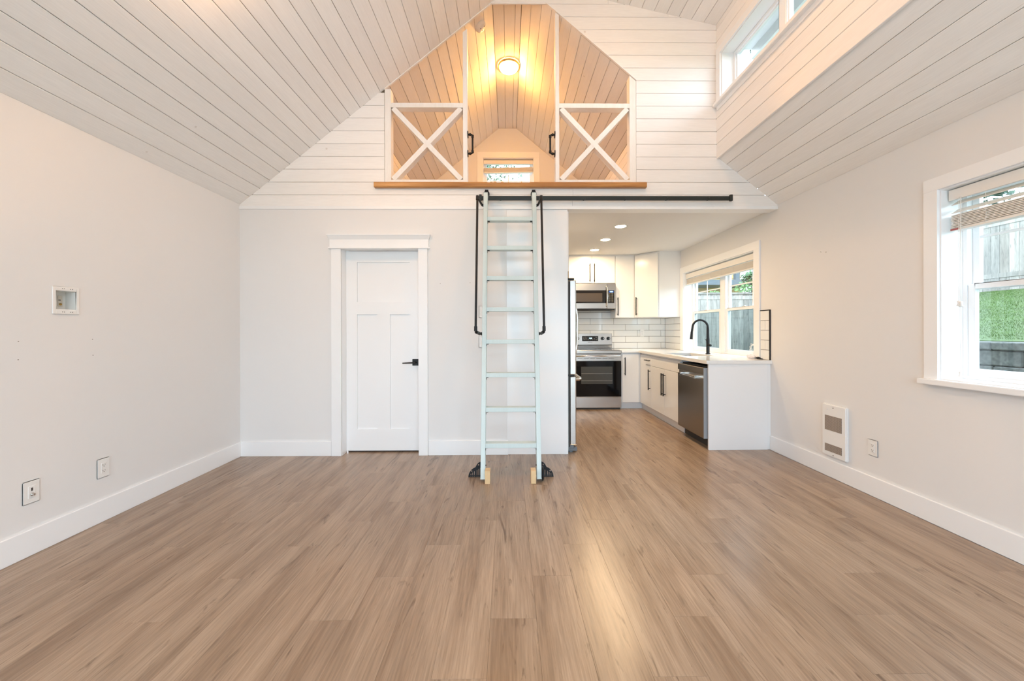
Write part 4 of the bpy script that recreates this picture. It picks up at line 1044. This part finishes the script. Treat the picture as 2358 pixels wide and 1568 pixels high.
fa = thing('faucet', (2.637, 5.045, 0.93), 'tall matte black gooseneck faucet with side lever', 'faucet')
bx, by = 2.637, 5.045
bd = MB(); bd.cyl((bx, by, 0.93), (bx, by, 0.936), 0.030, n=24); bd.cyl((bx, by, 0.936), (bx, by, 1.13), 0.0205, n=24)
bdo = bd.build('body', BLACK, fa)
pts = [(bx, by, 1.12), (bx, by, 1.26)]
for q in range(1, 13):
    a = math.pi*q/12; R_ = 0.092
    pts.append((bx - R_*(1-math.cos(a))*0.97, by + R_*(1-math.cos(a))*0.28, 1.28 + 0.098*math.sin(a) + (0.0)))
e = pts[-1]; pts.append((e[0]-0.004, e[1]+0.002, 1.25)); pts.append((e[0]-0.008, e[1]+0.003, 1.22))
MB().tube(pts, [0.0185]+[0.0165]+[0.0135]*(len(pts)-2), 14).build('spout', BLACK, fa)
hdp = pts[-1]; MB().cyl((hdp[0], hdp[1], 1.225), (hdp[0]-0.007, hdp[1]+0.003, 1.125), 0.0145, 0.0185, n=18).build('spray_head', BLACK, fa)
lv = MB(); lv.cyl((bx, by-0.01, 1.045), (bx+0.01, by-0.055, 1.045), 0.0145, n=16); lvo = lv.build('valve', BLACK, fa)
MB().cyl((bx+0.006, by-0.045, 1.05), (bx-0.022, by+0.03, 1.125), 0.0045, 0.0035, n=10).build('lever', CHROME if False else BLACK, lvo)

# small things on the counter
random.seed(3)
pts = []
cx, cy, cz = 2.80, 4.36, 1.03
for q in range(46):
    a = q*0.62; rr = 0.045 + 0.018*math.sin(q*1.7)
    pts.append((cx + 0.012*math.sin(q*0.9), cy + rr*math.cos(a), cz + 0.055*math.sin(a) + 0.01*math.sin(q*2.2)))
pts += [(2.77, 4.33, 0.95), (2.74, 4.30, 0.935), (2.71, 4.27, 0.934)]
tag(MB().tube(pts, 0.0022, 6).build('coiled_cable', CORD), 'loosely coiled thin white cable at the near corner of the kitchen window', 'cable')
bg_ = bmesh.new(); bmesh.ops.create_icosphere(bg_, subdivisions=3, radius=1.0)
for v in bg_.verts:
    n_ = 1 + 0.35*math.sin(v.co.x*7+v.co.y*5)*math.cos(v.co.z*6+v.co.x*4) + random.uniform(-0.12, 0.12)
    v.co = Vector((v.co.x*0.030*n_+2.690, v.co.y*0.048*n_+4.235, max(0.0, (v.co.z+0.75)*0.022*n_)+0.931))
me = bpy.data.meshes.new('plastic_bag'); bg_.to_mesh(me); bg_.free()
me.materials.append(mat('clear_plastic', (0.80, 0.76, 0.76), 0.2, coat=0.5)); o = bpy.data.objects.new('plastic_bag', me); C.objects.link(o)
tag(o, 'small crumpled clear plastic bag on the near end of the countertop', 'plastic bag')
ck = thing('black_clip', (2.715, 4.10, 0.931), 'small black plastic clip on the countertop by the tile strip', 'clip')
MB().tube([(2.672, 4.118, 0.945), (2.70, 4.12, 0.948), (2.722, 4.115, 0.944)], [0.007, 0.009, 0.004], 8).build('jaw', BLACK, ck)
MB().tube([(2.674, 4.108, 0.939), (2.705, 4.09, 0.938), (2.724, 4.08, 0.935)], [0.007, 0.007, 0.0035], 8).build('jaw', BLACK, ck)

# ------------------------------------------------------------------ outdoors
GRASS = mat('grass_blades', (0.080, 0.135, 0.027), 0.8, var=0.6, bscale=3.5)
SOIL = mat('lawn_soil', (0.055, 0.09, 0.02), 0.9, var=0.35, bscale=6)
GROUND = mat('ground', (0.16, 0.18, 0.10), 0.95, var=0.3, bscale=2)
FENCE = wood_mat('weathered_cedar', (0.36, 0.325, 0.285), (0.22, 0.20, 0.18), (0.08, 0.075, 0.065), 2, 0.85, 14, 1.6, 0.2, 0.58, 0.72, 0.8, 0.2)
BLOCK = mat('concrete_block', (0.115, 0.115, 0.105), 0.95, bump=1.0, bscale=34, var=0.75)
st(box(-40, 60, -30, 60, -0.30, -0.125).build('ground', GROUND))
st(box(-6, 7, -9, YF-0.2, -0.12, -0.06).build('bounce_slab', mat('pale_bounce', (0.66, 0.65, 0.62), 0.9, var=0.05)), 'pale unseen ground slab added to bounce daylight into the house')  # unseen reflector added to throw daylight up to the ceilings
def lawn_z(x): return 1.14 + (x-4.6)*0.17
lw = MB(); lw.loft([(4.55, -6, -0.12), (4.55, 6.0, -0.12), (9.7, 11.0, -0.12), (14, 11, -0.12), (14, -6, -0.12)], [(4.55, -6, 1.14), (4.55, 6.0, 1.14), (9.7, 11.0, lawn_z(9.7)), (14, 11, lawn_z(14)), (14, -6, lawn_z(14))])
lawn = st(lw.build('lawn', SOIL), 'sloping lawn above the block retaining wall')
random.seed(11)
g_ = MB()
for i in range(42000):
    x = random.uniform(4.62, 9.5); y = x*random.uniform(0.55, 1.05)
    z = lawn_z(x) - 0.005; a = random.uniform(0, math.pi); h = random.uniform(0.015, 0.04); w = 0.004
    dx_, dy_ = math.cos(a)*w, math.sin(a)*w; lx_, ly_ = random.uniform(-0.02, 0.02), random.uniform(-0.02, 0.02)
    g_.add([(x-dx_, y-dy_, z), (x+dx_, y+dy_, z), (x+lx_, y+ly_, z+h)], [(0, 1, 2)])
me = bpy.data.meshes.new('grass'); me.from_pydata(g_.v, [], g_.f); me.materials.append(GRASS)
o = bpy.data.objects.new('grass', me); C.objects.link(o); o['kind'] = 'stuff'; o['category'] = 'grass'; o['label'] = 'short green grass on the slope outside the living room window'
rw = structure('retaining_wall', (4.5, 0, 0), 'grey concrete block retaining wall outside')
rw['kind'] = 'structure'
zc_ = 1.138
for r in range(9):
    hh_ = 0.076 if r == 0 else 0.140
    zc_ -= hh_; y = -1.0 + (0.2 if r % 2 else 0)
    while y < 5.9:
        piece('block', (0.27 if r == 0 else 0.24, 0.396, hh_-0.005), ((4.32 if r == 0 else 4.34)+random.uniform(-0.005, 0.005), y, zc_), BLOCK, rw, 0.010); y += 0.40
box(4.42, 4.56, -1.0, 6.0, -0.12, 1.10).build('core', BLOCK, rw)
def fence(label, p0, p1, z0f, h, face):
    p0 = Vector(p0); p1 = Vector(p1); d = (p1-p0).normalized(); n = Vector((d.y, -d.x))*face; L_ = (p1-p0).length
    t = thing('board_fence', (p0.x, p0.y, z0f(p0)), label, 'fence')
    a = 0
    while a < L_-0.1:
        w = 0.138; q0 = p0+d*a; q1 = p0+d*(a+w); zz = z0f(q0); hh_ = h
        j = random.uniform(0, 0.006)
        A_ = [(q0.x+n.x*j, q0.y+n.y*j, zz), (q1.x+n.x*j, q1.y+n.y*j, zz), (q1.x+n.x*(j+0.018), q1.y+n.y*(j+0.018), zz), (q0.x+n.x*(j+0.018), q0.y+n.y*(j+0.018), zz)]
        MB().loft(A_, [(x, y, zz+hh_) for (x, y, _) in A_]).build('board', FENCE, t)
        a += 0.142
    for zr_, hr in ((h, 0.04), (h-0.14, 0.09), (0.25, 0.09)):
        za, zb = z0f(p0)+zr_, z0f(p1)+zr_; off = n*(0.03 if zr_ != h else 0.05)
        A_ = [(p0.x-n.x*0.02, p0.y-n.y*0.02, za), (p0.x+off.x, p0.y+off.y, za), (p0.x+off.x, p0.y+off.y, za+hr), (p0.x-n.x*0.02, p0.y-n.y*0.02, za+hr)]
        B_ = [(p1.x-n.x*0.02, p1.y-n.y*0.02, zb), (p1.x+off.x, p1.y+off.y, zb), (p1.x+off.x, p1.y+off.y, zb+hr), (p1.x-n.x*0.02, p1.y-n.y*0.02, zb+hr)]
        MB().loft(A_, B_).build('rail', FENCE, t)
fence('weathered grey board fence at the top of the lawn', (9.7, 4.2), (9.7, 10.5), lambda p: lawn_z(9.7), 1.42, -1)
fence('weathered grey board fence seen through the kitchen window', (3.6, 10.0), (8.3, 10.0), lambda p: -0.12, 2.30, 1)
# neighbour house
hs = thing('neighbour_house', (8.0, 17, 0), 'ochre-sided house beyond the fence behind the kitchen window', 'house')
OCH = mat('ochre_siding', (0.50, 0.33, 0.12), 0.8); GRY = mat('deck_grey', (0.13, 0.15, 0.17), 0.8)
z = 0.0
while z < 7.5:
    sd = MB(); sd.loft([(5.5, 16.0, z), (9.75, 16.0, z), (9.75, 16.06, z), (5.5, 16.06, z)], [(5.5, 16.03, z+0.2), (9.75, 16.03, z+0.2), (9.75, 16.06, z+0.2), (5.5, 16.06, z+0.2)])
    sd.build('siding_board', OCH, hs); z += 0.2
box(5.5, 9.75, 16.06, 21, -0.12, 7.6).build('wall_block', OCH, hs)
MB().prism([(4.9, 7.5), (10.3, 7.5), (7.6, 9.6)], 1, 15.6, 21.4).build('roof', mat('roof_dark', (0.06, 0.06, 0.06), 0.9), hs)
box(5.6, 9.9, 14.9, 16.0, 3.00, 3.20).build('deck', GRY, hs)
for x in (7.72, 8.9): box(x, x+0.16, 14.92, 15.08, 3.2, 7.4).build('deck_post', GRY, hs)
wf = box(8.22, 8.95, 15.95, 16.02, 3.55, 5.2).build('window', TRIM, hs)
box(8.30, 8.87, 15.93, 15.955, 3.62, 5.12).build('pane', mat('far_glass', (0.35, 0.42, 0.48), 0.1), wf)
# trees and shrubs
TRUNK = mat('bark', (0.10, 0.075, 0.05), 0.9)
def tree(name, x, y, z0, h, r, n, leaf, color, label, trunk_r=0.12, conifer=False, cat='tree', crown0=0.35):
    t = thing(name, (x, y, z0), label, cat)
    tr = MB(); tr.tube([(x, y, z0), (x+0.05*h*0.1, y, z0+h*0.5), (x, y, z0+h*0.93)], [trunk_r, trunk_r*0.6, trunk_r*0.15], 8)
    for i in range(9):
        a = i*2.4; zz = z0 + h*(crown0+0.05+0.06*i); rr = r*(0.75-0.06*i)
        tr.tube([(x, y, zz), (x+rr*math.cos(a)*0.6, y+rr*math.sin(a)*0.6, zz+0.12*rr), (x+rr*math.cos(a), y+rr*math.sin(a), zz+0.35*rr)], [trunk_r*0.3, trunk_r*0.2, 0.01], 5)
    tr.build('trunk', TRUNK, t)
    m_ = MB(); clumps = []
    for i in range(int(26)):
        f = random.random()
        if conifer: zz = h*(crown0 + (1-crown0)*f); R_ = r*(1-f)*random.uniform(0.5, 1.0)+0.1
        else: zz = h*(crown0+0.1 + (0.9-crown0)*f); R_ = r*math.sqrt(max(0.02, 1-(2*f-1)**2))*random.uniform(0.3, 0.95)
        a = random.uniform(0, 6.283); clumps.append((R_*math.cos(a), R_*math.sin(a), zz, random.uniform(0.22, 0.42)*r*(0.8 if conifer else 1)))
    for i in range(n):
        cx_, cy_, cz_, cr2 = random.choice(clumps)
        v = Vector((random.gauss(0, 1), random.gauss(0, 1), random.gauss(0, 0.8))).normalized()*cr2*random.random()**0.4
        p = Vector((x+cx_, y+cy_, z0+cz_)) + v
        a = Vector((random.gauss(0, 1), random.gauss(0, 1), random.gauss(0, 1))).normalized()*leaf
        b2 = a.orthogonal().normalized()*leaf*0.5
        m_.add([p-a, p+b2, p+a, p-b2], [(0, 1, 2, 3)])
    me = bpy.data.meshes.new('foliage'); g = ORG[t.name]
    me.from_pydata([(p[0]-g[0], p[1]-g[1], p[2]-g[2]) for p in m_.v], [], m_.f)
    me.materials.append(mat('leaf_%s_%d' % (name, int(x*10)), color, 0.7, var=0.4, bscale=3)); o = bpy.data.objects.new('foliage', me); C.objects.link(o); o.parent = t
random.seed(21)
tree('leafy_tree', -1.5, 15.5, 0, 9.0, 2.3, 5000, 0.085, (0.08, 0.15, 0.09), 'leafy green tree outside the loft window, the nearer to the door side')
tree('leafy_tree', 2.6, 19.5, 0, 8.2, 2.1, 5000, 0.085, (0.09, 0.16, 0.10), 'leafy green tree outside the loft window, on the kitchen side')
tree('leafy_tree', 12.4, 17.0, 0, 7.2, 1.7, 4500, 0.09, (0.10, 0.20, 0.10), 'leafy green tree beside the ochre house')
tree('shrub', 6.2, 11.0, 0, 2.75, 0.65, 2500, 0.05, (0.10, 0.22, 0.06), 'bright green shrub behind the board fence', 0.04, cat='shrub', crown0=0.2)
tree('shrub', 7.4, 11.6, 0, 2.9, 0.6, 2200, 0.05, (0.07, 0.16, 0.05), 'dark green shrub behind the board fence', 0.04, cat='shrub', crown0=0.2)
tree('shrub', 5.15, 10.9, 0, 2.65, 0.5, 1800, 0.045, (0.16, 0.22, 0.14), 'pale green shrub behind the board fence', 0.04, cat='shrub', crown0=0.2)
tree('conifer_tree', 9.0, 12.4, 0, 13.5, 2.0, 7000, 0.11, (0.09, 0.15, 0.11), 'tall conifer seen through the dormer window', conifer=True, crown0=0.3)
tree('conifer_tree', 13.0, 9.0, 0, 12.5, 2.0, 6000, 0.11, (0.09, 0.15, 0.10), 'second tall conifer beyond the lawn fence', conifer=True, crown0=0.3)
